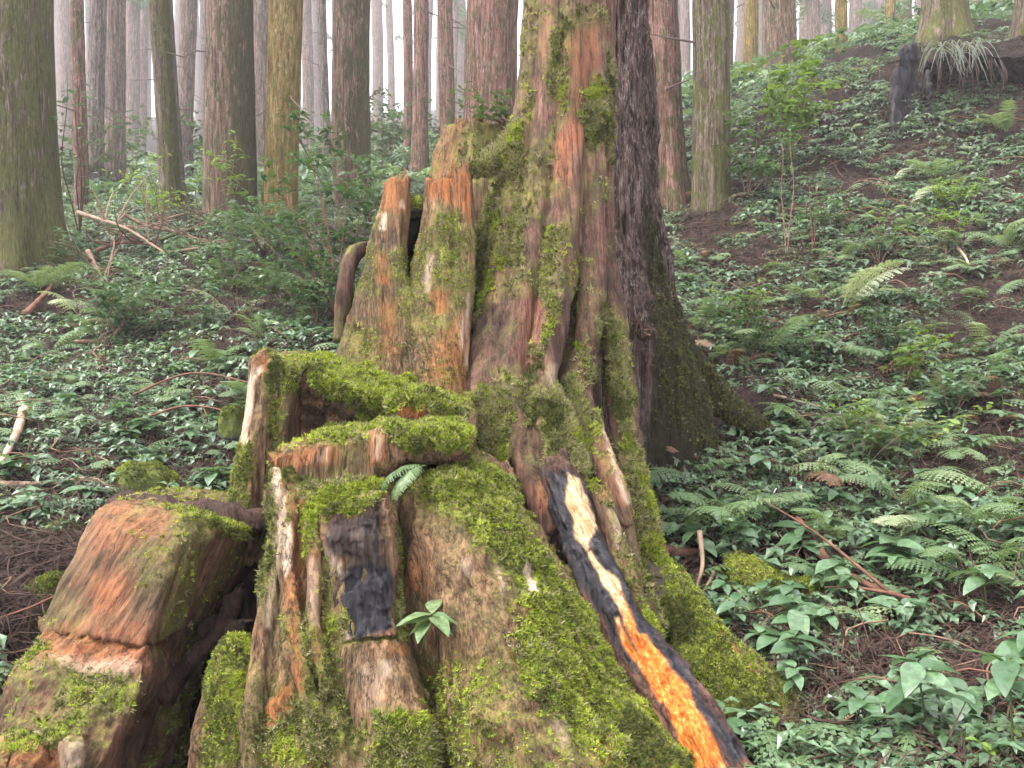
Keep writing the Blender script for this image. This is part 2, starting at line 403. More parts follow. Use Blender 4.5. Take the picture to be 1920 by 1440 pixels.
M = {}
M['wood'] = wood_material('old_wood', (0.045, 0.024, 0.014), (0.19, 0.10, 0.052), (0.44, 0.27, 0.15))
M['redwood'] = wood_material('red_wood', (0.05, 0.026, 0.016), (0.155, 0.075, 0.044), (0.31, 0.17, 0.10), (0.38, 0.14, 0.055), 0.3, 0.55)
M['redbark'] = wood_material('red_bark', (0.030, 0.014, 0.011), (0.13, 0.058, 0.040), (0.29, 0.16, 0.112), (0.40, 0.145, 0.07), 0.3, 0.5)
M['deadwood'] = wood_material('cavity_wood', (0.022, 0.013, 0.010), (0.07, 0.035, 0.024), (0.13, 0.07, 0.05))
M['bark_moss'] = bark_material('mossy_bark', (0.035, 0.026, 0.018), (0.12, 0.085, 0.058), (0.27, 0.21, 0.16), (0.12, 0.13, 0.03), 0.55, (0.52, 0.45, 0.39))
M['bark_brown'] = bark_material('brown_bark', (0.055, 0.032, 0.022), (0.17, 0.105, 0.07), (0.32, 0.22, 0.16), (0.085, 0.085, 0.03), 0.25, (0.56, 0.48, 0.42))
M['bark_red'] = bark_material('reddish_bark', (0.06, 0.029, 0.022), (0.19, 0.095, 0.07), (0.34, 0.20, 0.155), (0.10, 0.10, 0.03), 0.25, (0.55, 0.46, 0.42))
M['bark_ochre'] = bark_material('ochre_bark', (0.075, 0.048, 0.018), (0.22, 0.145, 0.045), (0.38, 0.28, 0.11), (0.17, 0.15, 0.03), 0.45, (0.60, 0.50, 0.36))
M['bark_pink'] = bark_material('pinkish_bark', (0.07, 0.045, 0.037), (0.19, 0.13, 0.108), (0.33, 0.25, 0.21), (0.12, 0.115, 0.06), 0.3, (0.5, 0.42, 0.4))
M['bark_grey'] = bark_material('grey_bark', (0.06, 0.045, 0.04), (0.15, 0.115, 0.10), (0.27, 0.22, 0.2), (0.10, 0.10, 0.05), 0.3, (0.45, 0.4, 0.38))
M['bark_dark'] = bark_material('dark_fibrous_bark', (0.018, 0.011, 0.009), (0.085, 0.052, 0.042), (0.23, 0.16, 0.135), (0.048, 0.046, 0.016), 0.25, (0.42, 0.36, 0.33), 1.5)
M['moss'] = leaf_material('bright_moss', (0.14, 0.18, 0.014), (0.29, 0.335, 0.022), (0.48, 0.50, 0.05), 0.7, 0.35, 0.2)
M['moss_deep'] = leaf_material('deep_moss', (0.06, 0.075, 0.014), (0.11, 0.125, 0.022), (0.19, 0.19, 0.035), 0.75, 0.3, 0.2)
M['lichen'] = leaf_material('pale_lichen', (0.15, 0.155, 0.045), (0.26, 0.25, 0.09), (0.40, 0.36, 0.17), 0.8, 0.3, 0.2)
M['herb'] = leaf_material('herb_leaf', (0.06, 0.125, 0.06), (0.125, 0.22, 0.12), (0.20, 0.31, 0.17), 0.33, 0.25, 0.7)
M['herb_yellow'] = leaf_material('young_leaf', (0.11, 0.20, 0.035), (0.18, 0.30, 0.06), (0.28, 0.40, 0.10), 0.42, 0.35, 0.5)
M['fern'] = leaf_material('fern_leaf', (0.11, 0.19, 0.085), (0.17, 0.27, 0.125), (0.27, 0.36, 0.17), 0.42, 0.3, 0.5)
M['fern_pale'] = leaf_material('pale_fern_leaf', (0.26, 0.34, 0.19), (0.36, 0.43, 0.26), (0.46, 0.50, 0.34), 0.5, 0.3, 0.5)
M['fern_dry'] = leaf_material('dry_fern_leaf', (0.14, 0.075, 0.045), (0.22, 0.13, 0.09), (0.32, 0.21, 0.15), 0.8, 0.2, 0.2)
M['glossy'] = leaf_material('glossy_leaf', (0.04, 0.085, 0.036), (0.075, 0.15, 0.06), (0.13, 0.22, 0.085), 0.22, 0.25, 1.0)
M['hazebush'] = leaf_material('far_leaf', (0.05, 0.10, 0.045), (0.08, 0.15, 0.06), (0.13, 0.21, 0.08), 0.5, 0.25, 0.4)
M['twig'] = plain('twig', (0.10, 0.058, 0.038), (0.30, 0.19, 0.13), 14, 0.8, (1, 1, 1))
M['redtwig'] = plain('red_twig', (0.07, 0.032, 0.022), (0.22, 0.105, 0.07), 14, 0.75)
M['paletwig'] = plain('pale_twig', (0.24, 0.15, 0.10), (0.50, 0.37, 0.27), 10, 0.8)
M['stem'] = plain('green_stem', (0.05, 0.075, 0.025), (0.13, 0.15, 0.05), 10, 0.6)
M['litter'] = plain('litter', (0.012, 0.007, 0.006), (0.085, 0.05, 0.036), 14, 0.85)
M['strap'] = leaf_material('strap_leaf', (0.10, 0.13, 0.09), (0.18, 0.21, 0.16), (0.30, 0.32, 0.26), 0.4, 0.25, 0.5)
def ground_mat():
    m = NT('forest_floor'); p = m.pos()
    n1 = m.tex(p, 1.1, 5, 0.6); n2 = m.tex(p, 26, 5, 0.72, 0.6); n3 = m.tex(p, 9, 4, 0.6)
    c = m.ramp(n2, [(0.40, (0.004, 0.003, 0.0025)), (0.5, (0.016, 0.010, 0.008)), (0.62, (0.06, 0.036, 0.028))])
    g = m.ramp(n2, [(0.38, (0.007, 0.008, 0.004)), (0.62, (0.04, 0.045, 0.016))])
    c = m.mix(m.ramp(n1, [(0.48, 0.0), (0.64, 0.65)]), c, g)
    m.col(c); m.rough(0.92); m.spec(0.15); m.bump(m.math('ADD', n2, n3), 0.9, 0.05); return m.m
M['ground'] = ground_mat()
def rock_mat():
    m = NT('mossy_rock'); p = m.pos(); N = m.n.new('ShaderNodeNewGeometry').outputs['Normal']
    sx = m.n.new('ShaderNodeSeparateXYZ'); m.l.new(N, sx.inputs[0])
    n2 = m.tex(p, 18, 5, 0.7); st = m.ramp(n2, [(0.3, (0.05, 0.05, 0.045)), (0.7, (0.17, 0.165, 0.15))])
    ms = m.ramp(m.tex(p, 14, 4, 0.7), [(0.3, (0.05, 0.07, 0.012)), (0.7, (0.13, 0.155, 0.025))])
    f = m.ramp(m.math('ADD', sx.outputs[2], m.math('MULTIPLY', n2, 1.6)), [(0.35, 0.0), (0.7, 1.0)])
    m.col(m.mix(f, st, ms)); m.rough(0.9); m.bump(n2, 0.7, 0.03); return m.m
M['rock'] = rock_mat()

# ------------------------------------------------------------------ terrain
TP = np.array([
    (50, 1560, 2.5), (-150, 1330, 3.0), (50, 1150, 3.5), (200, 1010, 4.2), (40, 920, 4.8), (300, 900, 5.0), (60, 700, 7.0), (350, 730, 6.6), (560, 650, 7.2),
    (60, 560, 8.8), (300, 540, 9.2), (560, 480, 10), (150, 455, 11.3), (400, 420, 12.6), (600, 385, 14), (-150, 500, 9.5), (300, 385, 17), (700, 355, 18),
    (740, 300, 30), (300, 340, 30), (100, 345, 28), (500, 270, 60), (0, 300, 60), (900, 270, 40), (960, 240, 80), (300, 250, 90), (1000, 215, 130), (200, 220, 130),
    (1850, 1430, 2.6), (1500, 1450, 3.1), (1350, 1180, 4.1), (1800, 1150, 3.8), (1300, 990, 5.0), (1600, 1000, 4.8), (1880, 900, 5.2), (1350, 800, 6.3), (1600, 780, 6.5), (1880, 700, 6.8),
    (1300, 570, 8.6), (1600, 560, 8.5), (1880, 500, 8.8), (1280, 400, 11.5), (1500, 340, 11.5), (1880, 290, 11.2), (1400, 215, 14), (1560, 135, 14.5), (1700, 105, 14), (1880, 70, 13.5), (2050, 60, 13),
    (1450, 150, 19), (1650, 80, 20), (1900, 25, 19), (1500, 110, 35), (1800, 40, 40), (1600, 80, 80), (1700, 80, 130),
    (960, 1600, 2.6), (960, 1420, 3.2), (400, 1700, 3.0), (300, 1560, 3.4), (700, 1500, 3.2), (1250, 1480, 3.0), (960, 900, 5.2), (960, 560, 9.0), (1000, 400, 13), (1000, 330, 18)])
_tw = Wa(TP); _tw = np.vstack((_tw, [(-3, 0, 0.35), (3, 0, 0.2), (0, 0, 0.2), (-8, -8, 0.3), (8, -8, 0.1), (0, -8, 0.1), (5, 2, 0.9), (-5, 2.5, 0.9)]))
def _phi(d): return d
_c, _zv = _tw[:, :2], _tw[:, 2]
_n = len(_c)
_D = np.linalg.norm(_c[:, None] - _c[None], axis=2)
_A = np.zeros((_n + 3, _n + 3)); _A[:_n, :_n] = _phi(_D) - np.eye(_n) * 0.25
_A[:_n, _n] = 1; _A[:_n, _n + 1:] = _c; _A[_n, :_n] = 1; _A[_n + 1:, :_n] = _c.T
_S = np.linalg.solve(_A, np.concatenate((_zv, [0, 0, 0])))
def ground_z(x, y):
    x = np.atleast_1d(np.asarray(x, float)); y = np.atleast_1d(np.asarray(y, float))
    q = np.stack((x, y), 1)
    z = _phi(np.linalg.norm(q[:, None] - _c[None], axis=2)) @ _S[:_n] + _S[_n] + q @ _S[_n + 1:]
    p = np.stack((x, y, x * 0), 1)
    k = np.clip(y / 9, 0.35, 2.0)
    return z + k * (0.10 * fbm(p * 0.9, 3, 3) + 0.045 * fbm(p * 3.4, 3, 8))
def gz(x, y): return float(ground_z(x, y)[0])
def ground_hit(px, py, far=60.0):
    """where the line of sight through a picture point meets the slope"""
    Y = np.geomspace(2.2, far, 600); x = (px - CX) / FPX * Y; z = CZ + (CY - py) / FPX * Y
    below = np.nonzero(z < ground_z(x, Y))[0]
    k = below[0] if len(below) else len(Y) - 1
    return np.array((x[k], Y[k], gz(x[k], Y[k])))
def ground_normal(x, y, e=0.12):
    zx = (ground_z(x + e, y) - ground_z(x - e, y)) / (2 * e); zy = (ground_z(x, y + e) - ground_z(x, y - e)) / (2 * e)
    n = np.stack((-zx, -zy, np.ones_like(zx)), 1); return n / np.linalg.norm(n, axis=1)[:, None]

ys = np.concatenate((np.linspace(-9, 1.8, 16), np.geomspace(2.0, 150, 250))); us = np.linspace(-1, 1, 230)
us = np.sign(us) * np.abs(us) ** 1.15
half = 1.15 * np.maximum(ys, 3) + 5
GX = us[None] * half[:, None]; GY = np.repeat(ys[:, None], len(us), 1)
GZ = np.concatenate([ground_z(GX[q], GY[q]) for q in range(len(ys))]).reshape(GX.shape)
nu = len(us)
gf = [(v * nu + u, v * nu + u + 1, (v + 1) * nu + u + 1, (v + 1) * nu + u) for v in range(len(ys) - 1) for u in range(nu - 1)]
tag(obj('ground', mk_mesh('ground', np.stack((GX, GY, GZ), -1).reshape(-1, 3), gf), M['ground']), 'brown litter covered forest slope rising to the right', 'ground', kind='structure')

# ------------------------------------------------------------------ moss and lichen pieces
def tuft_tris(n, length, width, spread, seed, curl=0.0):
    """n pointed leaflets, one triangle each"""
    r = np.random.default_rng(seed); V = []
    for q in range(n):
        az = r.uniform(0, 2 * np.pi); tilt = r.uniform(0.2, spread); L = length * r.uniform(0.55, 1.3); w = width * r.uniform(0.7, 1.3)
        off = np.array((math.cos(az), math.sin(az), 0)) * r.uniform(0, length * 0.8); tw = r.uniform(-0.8, 0.8)
        side = np.array((-math.sin(az + tw), math.cos(az + tw), r.normal(0, 0.2)))
        tip = off + np.array((math.cos(az) * math.sin(tilt), math.sin(az) * math.sin(tilt), math.cos(tilt) + r.normal(0, curl))) * L
        V += [off - side * w, off + side * w, tip]
    return np.array(V)
TUFTS = [[tuft_tris(9, 0.0125, 0.0033, 1.25, 40 + q) for q in range(3)], [tuft_tris(8, 0.0115, 0.0032, 1.25, 50 + q) for q in range(3)], [tuft_tris(8, 0.015, 0.0034, 1.4, 60 + q, 0.4) for q in range(3)]]
def moss_pile_material():
    m = NT('moss_pile'); p = m.pos(); r = m.attr('rnd'); k = m.attr('kindv')
    v = m.math('ADD', m.math('MULTIPLY', r, 0.55), m.math('MULTIPLY', m.tex(p, 7, 3, 0.6), 0.45))
    br = m.ramp(v, [(0.2, (0.10, 0.145, 0.018)), (0.5, (0.28, 0.36, 0.04)), (0.8, (0.54, 0.60, 0.11))])
    de = m.ramp(v, [(0.2, (0.045, 0.058, 0.014)), (0.5, (0.105, 0.125, 0.032)), (0.8, (0.23, 0.24, 0.075))])
    li = m.ramp(v, [(0.2, (0.14, 0.14, 0.055)), (0.5, (0.30, 0.285, 0.13)), (0.8, (0.50, 0.44, 0.25))])
    c = m.mix(m.math('GREATER_THAN', k, 0.5), br, de); c = m.mix(m.math('GREATER_THAN', k, 1.5), c, li)
    c = m.mix(m.math('GREATER_THAN', r, 0.86), c, (0.15, 0.095, 0.035))
    m.col(c); m.rough(0.75); m.spec(0.15)
    t = m.n.new('ShaderNodeBsdfTranslucent'); m.l.new(c, t.inputs[0]); mx = m.n.new('ShaderNodeMixShader'); mx.inputs[0].default_value = 0.35
    m.l.new(m.b.outputs[0], mx.inputs[1]); m.l.new(t.outputs[0], mx.inputs[2]); m.l.new(mx.outputs[0], m.out.inputs[0])
    return m.m
M['pile'] = moss_pile_material()
def tri_mesh(name, V):
    n = len(V) // 3; me = bpy.data.meshes.new(name)
    me.vertices.add(3 * n); me.vertices.foreach_set('co', np.ascontiguousarray(V, np.float32).ravel())
    me.loops.add(3 * n); me.loops.foreach_set('vertex_index', np.arange(3 * n, dtype=np.int32))
    me.polygons.add(n); me.polygons.foreach_set('loop_start', np.arange(0, 3 * n, 3, dtype=np.int32))
    me.update(calc_edges=True); return me
def frames(N, spin, up):
    N = N.copy(); N[:, 2] += up; N /= np.linalg.norm(N, axis=1)[:, None] + 1e-9
    ref = np.where(np.abs(N[:, 2:3]) > 0.9, np.array([[1.0, 0, 0]]), np.array([[0, 0, 1.0]]))
    X = np.cross(ref, N); X /= np.linalg.norm(X, axis=1)[:, None] + 1e-9; Yv = np.cross(N, X)
    c, q = np.cos(spin)[:, None], np.sin(spin)[:, None]
    return np.stack((X * c + Yv * q, Yv * c - X * q, N), 2)
def moss_cover(part, me, dens, count, kinds, size=1.0, up=0.35, seed=0, name='moss'):
    """kinds: share of bright / deep / pale sprigs; me is in the part's own space"""
    rng = np.random.default_rng(seed)
    p, n, vi = sample_surface(me, dens, count, rng)
    if not len(p): return
    k = rng.choice(3, len(p), p=np.array(kinds) / sum(kinds))
    cl = fbm(p * 5.0, 2, seed + 3); k = np.where((cl > 0.45) & (kinds[0] > 0), 0, k); k = np.where((cl < -0.5) & (kinds[1] > 0), 1, k)
    pv = rng.integers(0, 3, len(p)); Fm = frames(n, rng.uniform(0, 6.28, len(p)), up)
    S = size * rng.uniform(0.55, 1.35, len(p)) * (1 + 0.4 * fbm(p * 9, 2, seed + 1)); rn = np.clip(rng.random(len(p)) * 0.7 + 0.3 * (0.5 + 0.5 * cl), 0, 1)
    out, kk, rr = [], [], []
    for a in range(3):
        for b in range(3):
            w = np.nonzero((k == a) & (pv == b))[0]
            if not len(w): continue
            T = TUFTS[a][b]
            V = np.einsum('nij,mj->nmi', Fm[w], T) * S[w][:, None, None] + (p[w] + n[w] * 0.001)[:, None]
            out.append(V.reshape(-1, 3)); kk.append(np.full(len(w) * len(T), float(a))); rr.append(np.repeat(rn[w], len(T)))
    mm = tri_mesh(name, np.vstack(out)); set_attr(mm, 'kindv', np.concatenate(kk)); set_attr(mm, 'rnd', np.concatenate(rr))
    o = obj(name, mm, M['pile'], part); o['kind'] = 'stuff'
    return o

# ------------------------------------------------------------------ the old cut stump
def finish(name, sol, parent, base, mat, g, spec, amp=(0.02, 0.008, 0.012), voxel=0.014, smooth=4, seed=0, splinter=0.0, ridge=14.0,
           top_moss=0.5, moss_noise=0.6, cover=(0, (1, 1, 0), 1.0), extra=None, warp=9.0, topn=0.12, cross=0.0):
    me = sol.fuse(name, voxel, smooth)
    grain_finish(me, g, amp, seed, splinter, ridge, topn, cross)
    P, N, mk = masks(me, spec, seed, warp)
    nz = fbm(P * 3.2, 4, seed + 31)
    nat = np.clip(top_moss * sstep(0.15, 0.75, N[:, 2]) + moss_noise * sstep(0.0, 0.6, nz), 0, 1)
    moss = np.clip(np.maximum(nat * (1 - mk.get('bare', np.zeros(len(P)))), mk.get('moss', np.zeros(len(P)))), 0, 1)
    for kk in ('rot', 'pale', 'char', 'fresh'):
        moss = moss * (1 - 0.9 * mk.get(kk, np.zeros(len(P))))
    for kk in ('rot', 'pale', 'char', 'fresh', 'amber'):
        set_attr(me, kk, mk.get(kk, np.zeros(len(P))))
    set_attr(me, 'moss', moss)
    tuft = mk.get('tuft', None)
    cush = np.clip(0.6 * moss + (0 if tuft is None else 0.7 * np.clip(tuft, 0, 1)), 0, 1)
    set_coords(me, coords(me) + N * (cush * (0.003 + 0.009 * np.abs(fbm(P * 11, 2, seed + 61)) + 0.009 * np.clip(fbm(P * 30, 2, seed + 62), -0.2, 1)))[:, None])
    if extra: extra(me, P, N, mk)
    localise(me, base)
    o = obj(name, me, mat, parent)
    if cover[0]:
        dens = np.clip(moss - 0.25, 0, 1) ** 1.3
        if tuft is not None: dens = dens + 2.0 * tuft
        dens *= 1 - np.clip(mk.get('char', 0) + mk.get('fresh', 0) + 0.9 * mk.get('pale', 0), 0, 1)
        moss_cover(o, me, dens, cover[0], cover[1], cover[2], seed=seed)
    return o
BOX = lambda a, b, c, d: [(a, b), (c, b), (c, d), (a, d)]

SB = W(700, 1500, 3.2); SB[2] = gz(SB[0], SB[1])
stump = thing('old_stump', SB, 'huge old moss covered cut stump with stepped rims and charred front patch', 'stump')

# rear plank wall with the split
s = Solid()
s.patch([[(721, 345, 4.52), (733, 338, 4.50), (745, 340, 4.50), (757, 336, 4.50), (764, 328, 4.51)],
         [(709, 395, 4.49), (725, 395, 4.46), (742, 395, 4.46), (755, 395, 4.47), (762, 395, 4.48)],
         [(690, 460, 4.45), (712, 460, 4.42), (732, 460, 4.42), (746, 460, 4.42), (755, 460, 4.44)],
         [(671, 530, 4.41), (700, 530, 4.37), (722, 530, 4.37), (742, 530, 4.37), (762, 528, 4.39)],
         [(650, 600, 4.36), (685, 602, 4.31), (715, 604, 4.31), (745, 604, 4.31), (785, 604, 4.32)],
         [(628, 665, 4.32), (670, 672, 4.25), (710, 680, 4.24), (745, 685, 4.24), (790, 690, 4.24)],
         [(610, 760, 4.28), (660, 770, 4.18), (705, 780, 4.16), (745, 785, 4.16), (795, 790, 4.16)]], 0.10)
s.patch([[(799, 338, 4.55), (815, 340, 4.53), (830, 334, 4.52), (847, 334, 4.51), (852, 316, 4.51), (864, 322, 4.52), (876, 312, 4.53)],
         [(795, 385, 4.52), (815, 385, 4.49), (830, 385, 4.48), (846, 385, 4.48), (860, 385, 4.48), (872, 385, 4.48), (885, 380, 4.51)],
         [(788, 440, 4.49), (810, 440, 4.45), (828, 440, 4.44), (846, 440, 4.44), (862, 440, 4.44), (876, 440, 4.45), (889, 440, 4.49)],
         [(768, 528, 4.43), (796, 528, 4.38), (820, 528, 4.37), (842, 528, 4.37), (860, 528, 4.37), (874, 528, 4.39), (886, 528, 4.44)],
         [(745, 604, 4.36), (786, 604, 4.31), (812, 604, 4.30), (838, 604, 4.30), (856, 604, 4.31), (870, 604, 4.33), (880, 604, 4.4)],
         [(735, 685, 4.28), (782, 690, 4.23), (810, 693, 4.22), (836, 696, 4.22), (852, 700, 4.23), (866, 700, 4.26), (876, 700, 4.34)],
         [(735, 790, 4.22), (782, 790, 4.15), (810, 790, 4.13), (836, 790, 4.13), (852, 790, 4.14), (870, 790, 4.18), (884, 790, 4.28)]], 0.13)
finish('rear_wall', s, stump, SB, M['wood'], (-0.06, 0.1, 1),
       {'rot': [(BOX(700, 320, 765, 400), 0.8, 20), ([(795, 330), (850, 318), (885, 318), (892, 420), (868, 400), (800, 365)], 1, 12), (BOX(706, 470, 732, 540), 0.7), (BOX(806, 540, 838, 590), 0.8), (BOX(715, 560, 745, 660), 0.7, 14), ([(812, 640), (880, 590), (880, 740), (800, 720)], 0.7, 20)],
        'pale': [(BOX(712, 405, 724, 432), 0.9, 4), (BOX(796, 470, 808, 545), 0.7, 5), (BOX(869, 545, 879, 690), 0.7, 6), (BOX(754, 378, 760, 395), 0.9, 3)],
        'moss': [([(822, 400), (868, 395), (872, 500), (850, 520), (815, 500)], 0.95, 14), (BOX(755, 560, 860, 640), 0.55, 30), (BOX(640, 600, 720, 700), 0.5, 30)],
        'tuft': [(BOX(690, 640, 860, 740), 0.15, 20)]},
       seed=1, splinter=0.03, voxel=0.009, smooth=0, amp=(0.008, 0.005, 0.006), ridge=22, top_moss=0.2, moss_noise=0.6, cover=(3000, (0.5, 1, 0.35), 0.55))
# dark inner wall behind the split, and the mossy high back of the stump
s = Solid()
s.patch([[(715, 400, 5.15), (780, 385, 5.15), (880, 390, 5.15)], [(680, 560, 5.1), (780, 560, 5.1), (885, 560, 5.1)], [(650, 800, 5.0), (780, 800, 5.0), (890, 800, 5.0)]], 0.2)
s.patch([[(716, 408, 4.60), (790, 396, 4.60), (880, 400, 4.60)], [(716, 404, 5.25), (790, 390, 5.25), (880, 396, 5.25)]], 0.05, back=(0, 0, 1))  # unseen roof added over the cavity to keep the split dark
s.patch([[(722, 400, 4.60), (722, 400, 5.25)], [(672, 600, 4.5), (672, 600, 5.2)], [(640, 780, 4.5), (640, 780, 5.2)]], 0.05, back=(1, 0, 0))  # added side panel, stops light leaking in behind the split
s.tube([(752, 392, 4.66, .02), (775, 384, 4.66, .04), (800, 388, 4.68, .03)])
finish('inner_wall_and_baffle', s, stump, SB, M['deadwood'], (0, 0, 1), {'moss': [(BOX(750, 360, 805, 400), 1.0, 5)]}, seed=2, voxel=0.018, cover=(300, (1, 0.3, 0), 1.1), moss_noise=0.0, top_moss=0.0)
s = Solid()
s.patch([[(836, 240, 5.75), (852, 225, 5.5), (890, 226, 5.4), (935, 236, 5.42), (990, 214, 5.5), (1040, 230, 5.8)],
         [(822, 285, 5.7), (845, 280, 5.45), (890, 280, 5.36), (940, 285, 5.36), (1000, 280, 5.45), (1050, 280, 5.8)],
         [(808, 345, 5.7), (835, 350, 5.42), (890, 350, 5.32), (950, 350, 5.32), (1005, 350, 5.4), (1060, 350, 5.8)],
         [(780, 480, 5.6), (820, 480, 5.35), (890, 480, 5.28), (950, 480, 5.28), (1010, 480, 5.35), (1080, 480, 5.8)],
         [(740, 680, 5.5), (800, 680, 5.2), (890, 680, 5.15), (950, 680, 5.15), (1010, 680, 5.2), (1080, 680, 5.7)]], 0.45)
finish('high_back', s, stump, SB, M['wood'], (0.05, 0.05, 1),
       {'rot': [([(850, 215), (880, 215), (840, 330), (805, 345), (815, 290)], 0.45, 12)], 'moss': [(BOX(845, 240, 965, 340), 0.85, 30)]},
       seed=3, splinter=0.05, voxel=0.023, top_moss=0.4, moss_noise=0.8, cover=(1500, (0.2, 1, 0.1), 1.0))
# the middle step: pale-edged upright slab and mossy shelf
s = Solid()
s.patch([[(472, 672, 3.86), (480, 663, 3.80), (494, 669, 3.80), (510, 684, 3.78), (545, 690, 3.76), (566, 700, 3.82)],
         [(463, 740, 3.82), (474, 738, 3.74), (490, 742, 3.73), (515, 745, 3.76), (540, 750, 3.76), (553, 752, 3.84)],
         [(452, 810, 3.78), (464, 810, 3.69), (482, 812, 3.68), (510, 815, 3.75), (532, 818, 3.75), (546, 820, 3.83)],
         [(440, 880, 3.74), (453, 880, 3.64), (472, 884, 3.63), (500, 888, 3.72), (524, 890, 3.73), (540, 890, 3.8)],
         [(431, 955, 3.70), (446, 958, 3.60), (466, 965, 3.60), (490, 975, 3.68), (512, 980, 3.7), (530, 980, 3.78)],
         [(425, 1060, 3.66), (440, 1060, 3.58), (460, 1060, 3.58), (485, 1060, 3.66), (512, 1060, 3.7), (530, 1060, 3.78)]], 0.16)
finish('side_slab', s, stump, SB, M['wood'], (0.12, 0.05, 1),
       {'pale': [([(470, 690), (486, 690), (476, 780), (462, 830), (452, 830), (462, 740)], 1.0, 5)],
        'rot': [(BOX(472, 655, 500, 700), 0.6, 8)],
        'moss': [([(500, 675), (570, 690), (560, 740), (505, 735), (495, 700)], 0.9, 10), ([(438, 800), (470, 830), (470, 950), (428, 950)], 0.75, 12), (BOX(505, 740, 535, 900), 0.55, 14)]},
       seed=4, splinter=0.04, voxel=0.009, smooth=1, amp=(0.010, 0.007, 0.006), ridge=24, moss_noise=0.45, cover=(2600, (0.6, 1, 0.3), 0.75))
s = Solid()
s.patch([[(478, 664, 4.30), (560, 668, 4.35), (640, 674, 4.38), (740, 694, 4.35), (880, 745, 4.25)],
         [(490, 678, 3.98), (560, 686, 4.00), (640, 698, 4.02), (740, 724, 4.0), (880, 772, 3.98)],
         [(530, 698, 3.84), (585, 706, 3.82), (652, 722, 3.80), (742, 750, 3.79), (880, 790, 3.82)],
         [(532, 716, 3.86), (588, 728, 3.85), (655, 744, 3.83), (745, 772, 3.82), (880, 806, 3.84)],
         [(535, 800, 4.02), (600, 805, 4.03), (665, 815, 4.0), (750, 825, 3.96), (880, 850, 3.92)],
         [(535, 980, 4.02), (600, 980, 4.03), (665, 980, 4.0), (750, 980, 3.96), (880, 980, 3.92)]], 0.3)
s.tube([(735, 775, 3.72, .03), (765, 766, 3.70, .06), (800, 770, 3.72, .07), (840, 785, 3.78, .05)])
finish('mossy_shelf', s, stump, SB, M['wood'], (0.1, 0.1, 1),
       {'rot': [([(735, 760), (760, 745), (800, 745), (812, 770), (790, 790), (740, 790)], 1.0, 7)],
        'moss': [([(490, 668), (640, 668), (740, 690), (880, 745), (880, 785), (820, 770), (770, 745), (735, 790), (700, 775), (650, 750), (600, 735), (570, 715), (500, 690)], 1.0, 8)],
        'tuft': [([(560, 680), (640, 675), (740, 695), (860, 745), (860, 775), (770, 750), (735, 785), (650, 750), (600, 735), (570, 712)], 1.0, 8)],
        'bare': [(BOX(500, 740, 730, 900), 0.9, 10), (BOX(495, 665, 560, 690), 0.5, 10)]},
       seed=5, voxel=0.011, smooth=1, amp=(0.020, 0.010, 0.012), moss_noise=0.2, cover=(13000, (1, 0.35, 0.15), 1.05), warp=16)
# the front rim: a mossy arch
s = Solid()
s.patch([[(508, 864, 3.46), (535, 846, 3.52), (562, 830, 3.60), (600, 808, 3.64), (650, 800, 3.68), (690, 797, 3.70), (722, 788, 3.72), (762, 797, 3.73), (800, 789, 3.74), (850, 787, 3.74), (876, 802, 3.72)],
         [(508, 856, 3.22), (536, 842, 3.24), (564, 834, 3.26), (602, 822, 3.27), (650, 817, 3.27), (690, 812, 3.28), (722, 800, 3.28), (762, 814, 3.29), (800, 812, 3.30), (850, 810, 3.32), (880, 824, 3.40)],
         [(509, 862, 3.18), (538, 850, 3.19), (566, 846, 3.20), (604, 836, 3.21), (650, 832, 3.22), (690, 826, 3.23), (722, 818, 3.22), (762, 832, 3.25), (800, 830, 3.26), (850, 828, 3.29), (880, 838, 3.38)],
         [(511, 890, 3.17), (540, 884, 3.175), (568, 878, 3.18), (606, 872, 3.20), (650, 868, 3.22), (690, 862, 3.23), (722, 868, 3.22), (762, 858, 3.27), (800, 860, 3.28), (850, 852, 3.31), (878, 850, 3.4)],
         [(513, 935, 3.16), (542, 930, 3.165), (570, 922, 3.17), (608, 912, 3.19), (650, 908, 3.20), (690, 904, 3.22), (722, 900, 3.27), (762, 872, 3.44), (800, 870, 3.46), (850, 862, 3.44), (876, 860, 3.44)],
         [(513, 1000, 3.16), (542, 1000, 3.165), (570, 990, 3.18), (608, 980, 3.20), (650, 970, 3.21), (690, 965, 3.24), (722, 960, 3.32), (762, 920, 3.54), (800, 905, 3.56), (850, 895, 3.52), (876, 886, 3.5)]], 0.25)
finish('front_rim', s, stump, SB, M['wood'], (0.05, 0.1, 1),
       {'rot': [(BOX(560, 832, 640, 872), 0.8, 12), (BOX(692, 812, 720, 872), 0.8, 6), (BOX(508, 840, 560, 910), 0.8, 10)], 'pale': [(BOX(600, 838, 622, 866), 0.45, 8), (BOX(700, 820, 714, 866), 0.5, 5)],
        'moss': [([(580, 822), (640, 795), (720, 785), (880, 785), (885, 852), (850, 846), (830, 862), (800, 842), (770, 856), (735, 838), (722, 806), (700, 822), (660, 816), (640, 830), (615, 818)], 1.0, 8)],
        'tuft': [([(590, 818), (640, 798), (720, 788), (880, 785), (880, 845), (850, 840), (830, 856), (800, 836), (770, 848), (738, 832), (722, 804), (660, 812), (635, 824)], 1.0, 8)],
        'bare': [(BOX(560, 845, 730, 900), 0.5, 12)]},
       seed=6, voxel=0.0095, smooth=1, amp=(0.014, 0.010, 0.014), ridge=18, moss_noise=0.4, cover=(11000, (1, 0.4, 0.15), 0.9), warp=13)
